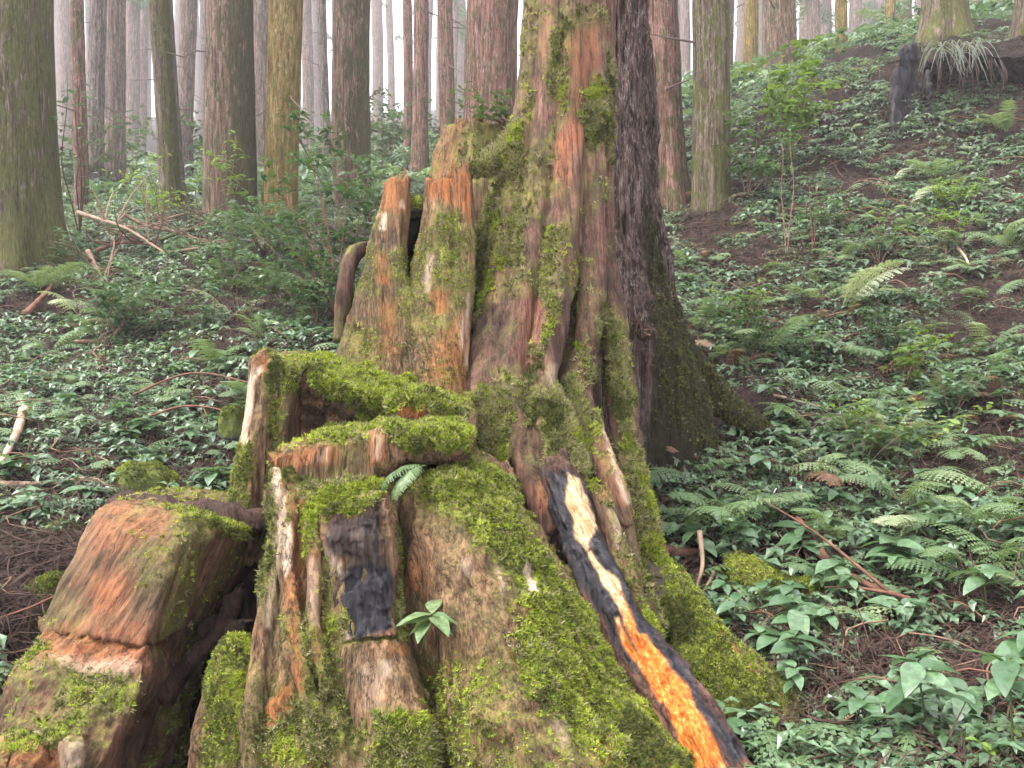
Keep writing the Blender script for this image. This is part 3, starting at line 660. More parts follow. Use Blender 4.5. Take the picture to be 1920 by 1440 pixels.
# the upright front face with ribs
s = Solid()
s.patch([[(512, 880, 3.22), (545, 880, 3.16), (590, 915, 3.12), (640, 908, 3.10), (690, 905, 3.10), (724, 905, 3.14)],
         [(506, 950, 3.16), (540, 950, 3.08), (590, 955, 3.06), (640, 955, 3.05), (690, 955, 3.05), (730, 955, 3.10)],
         [(500, 1040, 3.10), (536, 1040, 3.00), (588, 1042, 3.0), (640, 1042, 2.99), (695, 1042, 2.99), (736, 1042, 3.06)],
         [(488, 1140, 3.02), (530, 1140, 2.93), (592, 1140, 2.94), (650, 1140, 2.92), (705, 1140, 2.93), (745, 1140, 3.00)],
         [(476, 1240, 2.96), (525, 1240, 2.86), (600, 1240, 2.87), (668, 1240, 2.86), (722, 1240, 2.87), (768, 1240, 2.95)],
         [(468, 1340, 2.90), (522, 1340, 2.79), (610, 1340, 2.79), (685, 1340, 2.78), (745, 1340, 2.79), (800, 1340, 2.88)],
         [(462, 1450, 2.84), (520, 1450, 2.72), (620, 1450, 2.71), (700, 1450, 2.70), (770, 1450, 2.71), (832, 1450, 2.82)],
         [(455, 1600, 2.78), (518, 1600, 2.64), (630, 1600, 2.62), (715, 1600, 2.60), (800, 1600, 2.62), (870, 1600, 2.75)]], 0.3)
s.tube([(516, 880, 3.19, .030), (520, 940, 3.11, .036), (514, 1010, 3.045, .034), (506, 1110, 2.98, .036), (494, 1230, 2.905, .038), (476, 1360, 2.82, .034), (470, 1500, 2.74, .035)])
s.tube([(544, 930, 3.08, .02), (540, 1010, 3.0, .028), (538, 1060, 2.965, .026), (548, 1150, 2.895, .03), (558, 1230, 2.835, .036), (574, 1300, 2.785, .03), (598, 1400, 2.72, .018), (615, 1500, 2.68, .014)])
s.tube([(580, 960, 3.02, .016), (588, 1060, 2.95, .022), (586, 1160, 2.89, .024), (598, 1240, 2.83, .018), (612, 1300, 2.79, .012)])
finish('front_face', s, stump, SB, M['wood'], (-0.03, 0.12, 1),
       {'pale': [([(505, 870), (524, 870), (530, 960), (518, 1060), (508, 1060), (512, 950)], 0.9, 5), ([(528, 980), (542, 980), (548, 1060), (540, 1090), (526, 1060)], 0.9, 4), (BOX(583, 1040, 600, 1180), 0.5, 6), ([(520, 1040), (505, 1180), (495, 1180), (508, 1040)], 0.5, 5)],
        'rot': [([(540, 940), (570, 940), (572, 1080), (560, 1200), (572, 1290), (550, 1290), (536, 1130)], 0.75, 8), ([(500, 1330), (545, 1270), (548, 1330), (500, 1375)], 0.95, 6), (BOX(582, 1030, 605, 1240), 0.55, 8), ([(520, 900), (550, 890), (548, 960), (524, 960)], 0.6, 8)],
        'moss': [([(560, 960), (600, 920), (720, 900), (728, 935), (640, 945), (600, 975), (590, 1010), (560, 1080)], 0.95, 8), (BOX(470, 1280, 850, 1440), 0.6, 60), (BOX(600, 1000, 625, 1330), 0.7, 10), (BOX(735, 980, 760, 1440), 0.9, 10)],
        'tuft': [([(560, 960), (600, 925), (720, 905), (725, 930), (640, 938), (590, 985), (570, 1040)], 0.6, 8), (BOX(470, 1330, 640, 1440), 0.15, 40), (BOX(730, 1290, 820, 1440), 0.4, 25)]},
       seed=7, voxel=0.009, smooth=1, amp=(0.011, 0.008, 0.008), ridge=22, moss_noise=0.6, cover=(10000, (0.3, 1, 0.7), 0.75))
# charred plank set into the face, with the worn plank under it
s = Solid()
s.patch([[(598, 965, 3.03), (640, 945, 3.01), (690, 930, 3.005), (722, 925, 3.02)],
         [(602, 1020, 2.985), (645, 1010, 2.96), (695, 1005, 2.955), (730, 1005, 2.98)],
         [(614, 1075, 2.955), (655, 1072, 2.945), (700, 1072, 2.94), (735, 1072, 2.965)],
         [(628, 1150, 2.91), (665, 1145, 2.885), (705, 1140, 2.885), (738, 1140, 2.91)],
         [(640, 1206, 2.875), (672, 1200, 2.85), (712, 1196, 2.85), (742, 1194, 2.875)]], 0.12)
finish('charred_plank', s, stump, SB, M['wood'], (-0.08, 0.12, 1),
       {'char': [([(606, 985), (640, 962), (716, 936), (728, 1050), (700, 1062), (660, 1050), (612, 1040)], 0.8, 10), ([(650, 1052), (690, 1045), (732, 1060), (738, 1180), (700, 1194), (644, 1200), (630, 1130), (628, 1085)], 1.0, 8)], 'pale': [(BOX(666, 985, 684, 1018), 0.55, 6), ([(600, 1030), (632, 1040), (636, 1080), (612, 1078)], 0.55, 9), (BOX(632, 1165, 646, 1206), 0.6, 5)],
        'rot': [(BOX(705, 1165, 745, 1192), 0.4, 12)], 'moss': [([(590, 960), (650, 940), (725, 918), (725, 932), (660, 952), (600, 985)], 1, 8)]},
       seed=8, voxel=0.006, smooth=2, amp=(0.006, 0.005, 0.012), ridge=30, cross=0.014, moss_noise=0.05, top_moss=0.3, cover=(500, (1, 0.3, 0.2), 0.8), warp=19)
s = Solid()
s.patch([[(638, 1212, 2.88), (675, 1208, 2.855), (715, 1205, 2.855), (748, 1204, 2.885)],
         [(650, 1275, 2.83), (690, 1270, 2.80), (735, 1266, 2.80), (768, 1265, 2.835)],
         [(665, 1345, 2.785), (705, 1340, 2.75), (752, 1336, 2.75), (790, 1335, 2.785)],
         [(680, 1450, 2.72), (722, 1450, 2.68), (772, 1450, 2.68), (815, 1450, 2.73)]], 0.12)
finish('worn_plank', s, stump, SB, M['wood'], (-0.1, 0.14, 1),
       {'bare': [(BOX(640, 1200, 780, 1330), 0.85, 12)], 'pale': [(BOX(715, 1240, 730, 1275), 0.7, 7), (BOX(680, 1250, 712, 1330), 0.3, 12)], 'rot': [(BOX(725, 1205, 760, 1230), 0.7, 8)],
        'moss': [(BOX(700, 1330, 830, 1440), 0.85, 22)], 'tuft': [(BOX(705, 1345, 820, 1440), 0.6, 20)]},
       seed=9, voxel=0.009, smooth=2, amp=(0.009, 0.006, 0.008), ridge=24, moss_noise=0.35, cover=(1300, (0.8, 1, 0.6), 0.9))
# the big mossy flank running down to the right
s = Solid()
s.patch([[(760, 905, 3.42), (815, 882, 3.40), (865, 868, 3.40), (915, 876, 3.44), (955, 905, 3.55), (968, 935, 3.75)],
         [(748, 940, 3.32), (810, 925, 3.22), (870, 915, 3.20), (925, 925, 3.26), (965, 955, 3.42), (985, 985, 3.7)],
         [(744, 1020, 3.24), (808, 1015, 3.08), (880, 1010, 3.05), (945, 1018, 3.12), (1005, 1035, 3.32), (1035, 1055, 3.65)],
         [(752, 1110, 3.16), (818, 1110, 2.98), (900, 1110, 2.93), (985, 1115, 3.0), (1060, 1125, 3.22), (1095, 1135, 3.6)],
         [(775, 1210, 3.08), (842, 1215, 2.88), (935, 1215, 2.82), (1035, 1218, 2.90), (1120, 1220, 3.12), (1155, 1225, 3.55)],
         [(805, 1320, 3.0), (875, 1325, 2.78), (975, 1325, 2.70), (1085, 1325, 2.78), (1190, 1322, 3.02), (1232, 1322, 3.5)],
         [(840, 1450, 2.9), (915, 1450, 2.66), (1025, 1450, 2.57), (1150, 1450, 2.64), (1280, 1450, 2.90), (1330, 1450, 3.4)],
         [(880, 1620, 2.8), (960, 1620, 2.52), (1080, 1620, 2.42), (1220, 1620, 2.48), (1390, 1620, 2.76), (1440, 1620, 3.3)]], 0.5, sharp=False)
finish('mossy_flank', s, stump, SB, M['wood'], (-0.22, 0.12, 1),
       {'pale': [([(978, 1040), (990, 1045), (1008, 1080), (1010, 1115), (992, 1110), (978, 1075)], 1.0, 4), (BOX(1090, 1205, 1112, 1225), 0.7, 6), (BOX(865, 1040, 880, 1080), 0.5, 8), (BOX(1030, 1340, 1060, 1400), 0.4, 12), ([(915, 1040), (930, 1050), (955, 1100), (945, 1110)], 0.5, 6)],
        'rot': [(BOX(745, 1050, 800, 1110), 0.6, 16), (BOX(1110, 1380, 1180, 1440), 0.4, 20), (BOX(760, 1250, 840, 1300), 0.4, 20)],
        'moss': [([(800, 880), (870, 862), (960, 900), (1000, 1020), (1100, 1130), (1330, 1440), (1180, 1440), (1060, 1350), (960, 1250), (1000, 1150), (900, 1000), (800, 950)], 1.0, 18), (BOX(780, 1240, 960, 1440), 0.5, 60)],
        'tuft': [([(795, 885), (870, 862), (965, 905), (960, 960), (900, 955), (860, 930), (790, 930)], 1.5, 10), ([(930, 960), (980, 1000), (1020, 1060), (960, 1080), (900, 1010)], 0.5, 18), ([(1000, 1090), (1070, 1100), (1200, 1270), (1320, 1440), (1150, 1440), (990, 1300), (960, 1180)], 0.8, 22), (BOX(780, 1240, 960, 1440), 0.16, 50)],
        'bare': [([(750, 950), (860, 960), (930, 1060), (985, 1200), (1010, 1330), (900, 1330), (790, 1260), (745, 1100)], 0.4, 30)]},
       seed=10, voxel=0.0128, smooth=2, amp=(0.022, 0.014, 0.028), ridge=13, moss_noise=0.75, cover=(30000, (1, 0.5, 0.2), 0.9))
# hollow under the stump
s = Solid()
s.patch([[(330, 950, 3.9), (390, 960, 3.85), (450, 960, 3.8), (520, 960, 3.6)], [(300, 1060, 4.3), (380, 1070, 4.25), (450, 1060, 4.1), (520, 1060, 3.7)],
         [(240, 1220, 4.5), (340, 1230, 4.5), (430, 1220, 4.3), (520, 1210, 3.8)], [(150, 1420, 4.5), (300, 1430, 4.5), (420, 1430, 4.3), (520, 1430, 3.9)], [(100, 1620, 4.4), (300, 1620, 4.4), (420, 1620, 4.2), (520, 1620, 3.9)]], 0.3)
s.patch([[(200, 980, 3.6), (330, 985, 3.55), (500, 1000, 3.5)], [(210, 960, 4.5), (330, 960, 4.5), (500, 960, 4.3)]], 0.1, back=(0, 0, 1))  # ceiling added to shut light out of the hollow
s.patch([[(255, 1010, 3.7), (330, 1010, 4.5)], [(150, 1700, 3.5), (260, 1700, 4.5)]], 0.12, back=(-1, 0, 0))  # added side panel, kept out of view, closes the hollow to light
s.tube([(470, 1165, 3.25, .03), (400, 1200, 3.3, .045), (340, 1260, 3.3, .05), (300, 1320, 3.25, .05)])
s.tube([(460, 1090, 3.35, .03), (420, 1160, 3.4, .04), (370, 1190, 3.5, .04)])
finish('hollow_wall_and_baffle', s, stump, SB, M['deadwood'], (-0.5, 0.2, 1), {}, seed=11, voxel=0.032, moss_noise=0.0, top_moss=0.0)
s = Solid()
s.tube([(462, 1210, 3.12, .05), (444, 1250, 3.02, .085), (440, 1320, 2.95, .10), (436, 1400, 2.9, .11), (432, 1520, 2.85, .13)])
finish('mossy_prop', s, stump, SB, M['wood'], (0, 0, 1), {'moss': [(BOX(380, 1180, 520, 1440), 1.0, 20)]}, seed=12, voxel=0.012, moss_noise=0.5, cover=(2600, (0.45, 1, 0), 0.7))
# a root that loops out at the back left of the wall
s = Solid()
s.tube([(700, 470, 4.6, .03), (680, 466, 4.55, .045), (660, 482, 4.5, .05), (650, 520, 4.46, .045), (643, 570, 4.45, .04), (640, 640, 4.45, .04)], seg=14)
finish('looping_root', s, stump, SB, M['redbark'], (0, 0, 1), {}, seed=13, voxel=0.012, amp=(0.004, 0.004, 0.01), moss_noise=0.3)

def splinters(parent, base, line, n, seed, h=(0.02, 0.07), w=(0.006, 0.016), tone='rot'):
    rg = np.random.default_rng(seed); C = polyline(line, 200)
    for q in range(n):
        p = W(*C[rg.integers(200)]) + (0, rg.uniform(0.0, 0.05), -0.02) - base
        ww, hh, lx = rg.uniform(*w), rg.uniform(*h) + 0.02, rg.normal(0, 0.12)
        V = np.array([(-ww, -0.008, 0), (ww, -0.008, 0), (ww, 0.012, 0), (-ww, 0.012, 0), (-ww * .55 + lx * hh, -0.005, hh * .6), (ww * .5 + lx * hh, -0.005, hh * .7), (ww * .4 + lx * hh, 0.008, hh * .65), (-ww * .5 + lx * hh, 0.008, hh * .55), (lx * hh + rg.normal(0, ww * .5), 0.002, hh)]) + p
        me = mk_mesh('splinter', V, [(0, 1, 5, 4), (1, 2, 6, 5), (2, 3, 7, 6), (3, 0, 4, 7), (4, 5, 8), (5, 6, 8), (6, 7, 8), (7, 4, 8)], smooth=False)
        set_attr(me, 'gc', V, 'FLOAT_VECTOR'); set_attr(me, 'wp', V, 'FLOAT_VECTOR'); set_attr(me, tone, np.full(len(V), rg.uniform(0.3, 0.9)))
        obj('splinter', me, M['wood'], parent)
splinters(stump, SB, [(722, 345, 4.51), (745, 339, 4.50), (764, 331, 4.51)], 12, 1)
splinters(stump, SB, [(799, 339, 4.54), (847, 335, 4.51), (852, 318, 4.51), (876, 314, 4.53)], 22, 2)
splinters(stump, SB, [(476, 668, 3.82), (494, 670, 3.80), (512, 684, 3.79)], 9, 3, (0.01, 0.04))
splinters(stump, SB, [(508, 858, 3.22), (536, 844, 3.24), (575, 832, 3.26)], 14, 4, (0.01, 0.035))
splinters(stump, SB, [(840, 236, 5.5), (890, 227, 5.4), (940, 236, 5.42)], 12, 5, (0.03, 0.09))
splinters(stump, SB, [(700, 795, 3.6), (724, 790, 3.5)], 5, 6, (0.01, 0.03))

# ------------------------------------------------------------------ the leaning broken block at lower left
LB = W(150, 1480, 3.0); LB[2] = gz(LB[0], LB[1])
block = thing('broken_stump_block', LB, 'reddish rotten stump block leaning beside the dark hollow, mossy on top', 'stump block')
s = Solid()
s.patch([[(170, 965, 3.62), (215, 942, 3.60), (280, 944, 3.58), (345, 955, 3.56), (410, 968, 3.58), (468, 985, 3.66)],
         [(165, 985, 3.42), (212, 952, 3.34), (280, 955, 3.28), (345, 966, 3.22), (408, 980, 3.26), (472, 992, 3.52)],
         [(148, 1020, 3.36), (200, 1000, 3.24), (270, 1005, 3.16), (335, 1015, 3.10), (396, 1015, 3.22), (460, 1010, 3.5)],
         [(115, 1095, 3.28), (170, 1090, 3.16), (240, 1095, 3.08), (304, 1100, 3.02), (360, 1090, 3.18), (420, 1080, 3.46)],
         [(78, 1185, 3.20), (135, 1190, 3.08), (205, 1200, 3.00), (268, 1214, 2.95), (318, 1195, 3.1), (365, 1180, 3.4)]], 0.5)  # unseen back depth stretched to block light from the left
finish('red_plank', s, block, LB, M['redwood'], (0.38, 0.14, 1),
       {'rot': [([(160, 960), (330, 950), (300, 1010), (180, 1040)], 0.55, 25), ([(170, 1080), (240, 1070), (240, 1150), (170, 1160)], 0.75, 22), ([(100, 1170), (270, 1150), (275, 1215), (90, 1200)], 0.55, 20), (BOX(180, 940, 260, 965), 0.8, 12)],
        'moss': [([(290, 940), (470, 965), (475, 1005), (420, 1000), (330, 970)], 1.0, 8), (BOX(260, 1010, 345, 1100), 0.45, 30), ([(350, 985), (400, 985), (330, 1180), (290, 1200)], 0.6, 12)],
        'tuft': [([(300, 945), (470, 970), (472, 1005), (420, 1005), (330, 970)], 1.0, 8), (BOX(250, 1000, 340, 1090), 0.08, 20)],
        'bare': [(BOX(90, 960, 300, 1215), 0.6, 30)]},
       seed=20, voxel=0.0105, smooth=0, amp=(0.009, 0.006, 0.007), ridge=18, moss_noise=0.4, cover=(2600, (1, 0.7, 0.2), 0.9), splinter=0.0)
s = Solid()
s.patch([[(84, 1165, 3.235), (140, 1172, 3.115), (214, 1182, 3.03), (276, 1194, 2.985), (350, 1170, 3.4)],
         [(74, 1192, 3.185), (134, 1200, 3.06), (208, 1212, 2.985), (272, 1224, 2.94), (340, 1200, 3.35)],
         [(58, 1218, 3.13), (128, 1228, 3.01), (205, 1242, 2.935), (272, 1252, 2.905), (330, 1228, 3.3)],
         [(34, 1275, 3.06), (106, 1280, 2.93), (186, 1290, 2.86), (258, 1296, 2.86), (308, 1285, 3.2)],
         [(-8, 1360, 2.97), (75, 1360, 2.83), (155, 1365, 2.76), (222, 1365, 2.78), (266, 1355, 3.1)],
         [(-60, 1460, 2.88), (35, 1460, 2.74), (115, 1460, 2.67), (182, 1460, 2.70), (222, 1450, 3.0)],
         [(-110, 1600, 2.8), (-20, 1600, 2.66), (75, 1600, 2.58), (146, 1600, 2.60), (185, 1600, 2.95)]], 0.7)  # back made deep, out of sight, so side light misses the hollow
s.tube([(40, 1400, 2.80, .04), (20, 1420, 2.72, .06), (0, 1480, 2.66, .08)])
s.tube([(150, 1375, 2.74, .02), (135, 1400, 2.70, .035), (120, 1480, 2.62, .04)])
s.tube([(70, 1405, 2.74, .03), (60, 1430, 2.68, .05), (50, 1500, 2.62, .06)])
finish('lower_block', s, block, LB, M['redwood'], (0.3, 0.14, 1),
       {'rot': [([(70, 1180), (280, 1200), (275, 1268), (180, 1255), (70, 1235)], 0.85, 12), ([(0, 1390), (100, 1390), (110, 1440), (0, 1440)], 0.8, 16)], 'pale': [([(90, 1235), (240, 1240), (268, 1255), (240, 1275), (120, 1255)], 0.4, 12), (BOX(115, 1380, 150, 1440), 0.4, 10)],
        'moss': [(BOX(110, 1270, 250, 1330), 0.8, 22), (BOX(40, 1200, 90, 1240), 0.9, 12), ([(20, 1370), (120, 1370), (100, 1400), (0, 1420)], 0.9, 12)],
        'tuft': [(BOX(120, 1270, 245, 1330), 0.35, 20), (BOX(50, 1200, 95, 1235), 0.5, 10), ([(0, 1370), (120, 1370), (110, 1400), (0, 1410)], 0.6, 12)]},
       seed=21, voxel=0.0125, smooth=1, amp=(0.016, 0.012, 0.030), ridge=16, cross=0.012, moss_noise=0.5, cover=(3200, (1, 0.8, 0.3), 0.9))

# ------------------------------------------------------------------ the living tree astride the stump
TB = W(1080, 900, 4.5); TB[2] = gz(TB[0], TB[1])
tree = thing('living_tree', TB, 'reddish living conifer with mossy fused roots gripping the old stump', 'tree')
s = Solid()
s.tube([(1065, -560, 5.18, .245), (1064, -360, 5.14, .25), (1063, -150, 5.1, .25), (1062, 0, 5.06, .25), (1062, 150, 5.02, .25), (1058, 280, 5.0, .25), (1050, 400, 4.97, .235), (1046, 520, 4.94, .225), (1046, 640, 4.9, .23), (1046, 760, 4.86, .25), (1060, 900, 4.78, .28), (1080, 1100, 4.7, .33)], seg=28, n=70, wob=0.03)
s.tube([(1004, -500, 5.05, .07), (1002, -50, 4.97, .08), (1001, 120, 4.92, .085), (985, 260, 4.83, .095), (964, 400, 4.74, .10), (948, 520, 4.64, .11), (926, 640, 4.5, .115), (908, 740, 4.38, .115), (918, 820, 4.26, .10), (950, 880, 4.16, .08)], wob=.05)
s.tube([(1034, -500, 4.95, .07), (1036, -50, 4.86, .078), (1032, 150, 4.80, .08), (1014, 330, 4.69, .085), (994, 460, 4.59, .085), (980, 580, 4.48, .085), (957, 690, 4.36, .085), (960, 780, 4.25, .085), (990, 870, 4.12, .088), (1025, 950, 4.0, .088), (1045, 1000, 3.94, .07)], wob=.05)
s.tube([(1074, -500, 4.92, .08), (1076, -50, 4.82, .085), (1072, 200, 4.74, .09), (1060, 380, 4.63, .092), (1045, 520, 4.52, .092), (1029, 640, 4.4, .09), (1020, 740, 4.28, .085), (1048, 830, 4.14, .115), (1065, 900, 4.02, .095)], wob=.05)
s.tube([(1108, -500, 4.98, .07), (1112, -50, 4.88, .08), (1112, 200, 4.80, .082), (1104, 400, 4.70, .082), (1110, 540, 4.60, .075), (1101, 640, 4.5, .075), (1084, 720, 4.4, .08), (1094, 800, 4.28, .085), (1125, 880, 4.15, .08), (1155, 960, 4.02, .07), (1182, 1060, 3.92, .06), (1230, 1180, 3.75, .05)], wob=.05)
s.tube([(1128, -400, 5.1, .06), (1130, -50, 5.0, .068), (1130, 250, 4.92, .072), (1128, 420, 4.84, .075), (1142, 560, 4.74, .075), (1158, 680, 4.64, .078), (1172, 800, 4.54, .08), (1190, 910, 4.4, .085), (1212, 1010, 4.25, .085), (1245, 1100, 4.08, .08), (1310, 1220, 3.78, .08), (1370, 1330, 3.52, .08), (1420, 1460, 3.3, .08)], wob=.05)
s.tube([(1010, 420, 4.66, .04), (1000, 520, 4.56, .05), (1008, 620, 4.46, .05), (996, 720, 4.34, .05), (1000, 800, 4.22, .055), (1020, 870, 4.1, .06)], wob=.06)
s.tube([(940, 345, 5.05, .06), (922, 420, 5.0, .07), (910, 510, 4.95, .07), (900, 600, 4.84, .07), (890, 680, 4.7, .07), (884, 780, 4.5, .07)], wob=.12)
s.tube([(856, 326, 4.58, .035), (900, 312, 4.68, .045), (945, 288, 4.82, .05), (970, 245, 4.92, .05), (985, 190, 5.0, .04)], wob=.12)
def lobe(me, P, N, mk): pass
TL = [(980, 0), (1005, 0), (1000, 200), (985, 320), (960, 420), (930, 500), (905, 600), (880, 620), (885, 360), (940, 270), (985, 150)]
finish('trunk', s, tree, TB, M['redbark'], (-0.04, 0.12, 1),
       {'rot': [([(1045, 240), (1075, 200), (1090, 260), (1070, 330), (1040, 360)], 0.9, 14), ([(1075, 40), (1125, 50), (1125, 130), (1085, 200), (1070, 130)], 0.7, 20), ([(985, 540), (1010, 560), (1000, 640), (960, 720), (975, 620)], 0.4, 14), (BOX(1012, 30, 1030, 110), 0.5, 8), ([(1000, 900), (1050, 880), (1050, 940), (1020, 960)], 0.5, 14)],
        'pale': [(BOX(1028, 480, 1052, 560), 0.35, 10), (BOX(1022, 680, 1035, 720), 0.4, 8)],
        'moss': [(TL, 0.5, 10), ([(885, 350), (930, 350), (925, 480), (905, 600), (885, 600)], 0.9, 10), ([(865, 300), (980, 225), (985, 300), (935, 350), (880, 330)], 1.0, 8), ([(1020, 740), (1080, 700), (1110, 780), (1120, 880), (1060, 900), (1025, 870), (1010, 800)], 1.0, 12), ([(890, 740), (950, 730), (960, 860), (920, 870), (885, 820)], 0.9, 14), ([(1120, 560), (1165, 620), (1200, 860), (1250, 1060), (1420, 1330), (1440, 1440), (1370, 1440), (1290, 1250), (1200, 1080), (1175, 900), (1140, 700)], 0.95, 10), ([(1035, 20), (1065, 20), (1065, 200), (1030, 180)], 0.6, 14), ([(1090, 150), (1135, 130), (1140, 260), (1100, 300)], 0.6, 14), ([(960, 400), (1000, 380), (975, 500), (940, 520)], 0.7, 14), ([(1020, 560), (1040, 620), (1000, 680), (1010, 600)], 0.5, 10)],
        'tuft': [([(885, 360), (930, 350), (925, 480), (905, 600), (885, 600)], 0.5, 12), ([(865, 303), (970, 240), (985, 280), (935, 330), (880, 325)], 1.1, 6), ([(1025, 740), (1080, 705), (1110, 780), (1115, 880), (1060, 895), (1030, 870)], 1.4, 10), ([(890, 750), (945, 735), (955, 850), (920, 865), (890, 820)], 1.1, 12), ([(1040, 40), (1062, 30), (1062, 190), (1035, 170)], 0.5, 12), ([(1095, 170), (1135, 150), (1138, 250), (1105, 280)], 0.8, 12), ([(1030, 440), (1052, 430), (1045, 600), (1015, 640), (1018, 560)], 0.7, 10), ([(950, 420), (995, 385), (970, 490), (940, 510)], 0.6, 12), ([(985, 640), (1010, 640), (1000, 700), (985, 720)], 0.5, 10), ([(1085, 640), (1110, 640), (1125, 700), (1100, 720)], 0.7, 10), ([(1150, 640), (1200, 860), (1245, 1060), (1230, 1070), (1180, 900)], 0.7, 10), ([(1240, 1090), (1420, 1350), (1440, 1440), (1390, 1440), (1290, 1240)], 0.8, 12), ([(975, 740), (1000, 720), (1010, 780), (985, 800)], 0.6, 10)],
        'bare': [([(1055, 200), (1100, 60), (1130, 60), (1120, 400), (1060, 420)], 0.5, 20)],
        'char': [([(1208, 1035), (1230, 1045), (1260, 1110), (1240, 1120), (1215, 1070)], 0.9, 6)]},
       seed=30, voxel=0.0128, smooth=1, amp=(0.009, 0.006, 0.010), ridge=16, moss_noise=0.45, top_moss=0.3, cover=(34000, (0.45, 0.5, 1.0), 1.1), warp=12)
# charred root with the split showing fresh wood
s = Solid()
s.tube([(1040, 870, 4.02, .075), (1062, 930, 3.90, .085), (1085, 1000, 3.78, .085), (1115, 1070, 3.64, .085), (1150, 1140, 3.50, .09), (1195, 1215, 3.34, .10), (1245, 1290, 3.18, .105), (1300, 1370, 3.02, .11), (1345, 1450, 2.90, .115), (1410, 1580, 2.75, .12)], seg=20, n=60, wob=.06)
finish('charred_root', s, tree, TB, M['redbark'], (-0.52, 0.5, 1),
       {'char': [([(1026, 885), (1090, 888), (1140, 985), (1232, 1165), (1275, 1235), (1330, 1310), (1400, 1420), (1380, 1440), (1310, 1330), (1262, 1262), (1236, 1275), (1190, 1262), (1150, 1200), (1085, 1100), (1036, 1000)], 1.0, 10)],
        'fresh': [([(1062, 893), (1084, 897), (1100, 935), (1119, 985), (1112, 1004), (1098, 1030), (1085, 1010), (1068, 960)], 1.0, 4), ([(1098, 1030), (1107, 1028), (1150, 1090), (1180, 1150), (1165, 1155), (1128, 1090)], 1.0, 3), ([(1165, 1150), (1180, 1148), (1205, 1185), (1218, 1182), (1240, 1215), (1258, 1255), (1290, 1285), (1322, 1340), (1368, 1445), (1306, 1445), (1238, 1335), (1195, 1250), (1150, 1165), (1160, 1160), (1206, 1236), (1195, 1205)], 1.0, 4)],
        'amber': [([(1170, 1130), (1260, 1160), (1420, 1440), (1280, 1470), (1150, 1220)], 1.0, 30)]},
       seed=31, voxel=0.007, smooth=1, amp=(0.018, 0.012, 0.010), ridge=24, cross=0.004, moss_noise=0.0, top_moss=0.0, warp=10)
s = Solid()
s.tube([(1118, 770, 4.22, .02), (1130, 850, 4.10, .05), (1150, 910, 4.0, .06), (1165, 950, 3.95, .05), (1178, 985, 3.92, .02)], flat=0.5, wob=.05)
s.tube([(1105, 905, 4.0, .03), (1130, 945, 3.92, .04), (1150, 1000, 3.84, .045), (1172, 1060, 3.74, .04), (1200, 1130, 3.6, .03), (1240, 1210, 3.45, .02)], flat=0.7, wob=.1)
finish('split_root', s, tree, TB, M['redbark'], (-0.3, 0.3, 1),
       {'pale': [([(1122, 790), (1132, 800), (1182, 945), (1172, 950)], 0.6, 4), ([(1150, 960), (1165, 980), (1170, 1040), (1160, 1020)], 0.5, 5)], 'rot': [(BOX(1120, 800, 1170, 950), 0.35, 10)]},
       seed=32, voxel=0.009, smooth=2, amp=(0.007, 0.006, 0.006), ridge=24, moss_noise=0.2, cover=(500, (0.3, 1, 0.6), 0.9))
s = Solid()
s.tube([(1215, 1030, 4.2, .06), (1245, 1090, 4.08, .10), (1290, 1165, 3.9, .13), (1345, 1250, 3.68, .15), (1410, 1330, 3.48, .15), (1480, 1390, 3.36, .13), (1560, 1450, 3.25, .11), (1640, 1530, 3.15, .09)], seg=20, wob=.1)
s.tube([(1400, 1320, 3.42, .1), (1420, 1400, 3.3, .09), (1430, 1500, 3.2, .08)], wob=.1)
s.tube([(1470, 1360, 3.40, .05), (1500, 1390, 3.34, .05), (1530, 1440, 3.25, .05)], wob=.1)
finish('mossy_root', s, tree, TB, M['wood'], (-0.5, 0.3, 1),
       {'moss': [(BOX(1200, 1030, 1650, 1440), 1.0, 20)], 'tuft': [([(1240, 1090), (1300, 1100), (1400, 1260), (1560, 1420), (1560, 1440), (1330, 1440), (1290, 1250)], 0.7, 14)],
        'rot': [([(1335, 1170), (1345, 1165), (1425, 1270), (1410, 1275)], 0.9, 4)], 'char': [([(1212, 1035), (1240, 1060), (1255, 1120), (1235, 1120)], 0.8, 8)]},
       seed=33, voxel=0.012, amp=(0.012, 0.008, 0.03), moss_noise=0.6, cover=(10000, (0.7, 1, 0.1), 0.95))

# ------------------------------------------------------------------ the dark trunk close behind it
DB = W(1185, 700, 6.1); DB[2] = gz(DB[0], DB[1])
dark = thing('dark_trunk_tree', DB, 'dark fibrous barked trunk close behind the reddish living tree', 'tree')
s = Solid()
s.tube([(1140, -700, 6.5, .26), (1144, -200, 6.35, .27), (1146, 0, 6.25, .275), (1152, 150, 6.2, .28), (1158, 300, 6.12, .29), (1164, 420, 6.06, .31), (1172, 520, 6.0, .34), (1180, 620, 5.95, .40), (1190, 720, 5.9, .46), (1200, 900, 5.9, .50)], seg=26, n=60, wob=.05)
s.tube([(1205, 420, 6.0, .06), (1228, 530, 5.95, .10), (1258, 620, 5.98, .10), (1304, 695, 6.03, .11), (1364, 762, 6.03, .10), (1430, 815, 5.98, .08), (1490, 870, 5.9, .05)], wob=.08)
s.tube([(1190, 560, 5.8, .06), (1220, 680, 5.75, .09), (1270, 790, 5.75, .09), (1340, 860, 5.7, .06)], wob=.08)
s.tube([(1150, 500, 5.85, .06), (1155, 620, 5.75, .09), (1160, 740, 5.65, .12)], wob=.08)
me = s.fuse('trunk', 0.021, 2)
grain_finish(me, (0.0, 0.08, 1), (0.022, 0.012, 0.012), 40, 0, 26)
P = coords(me); px_, py_ = project(P)
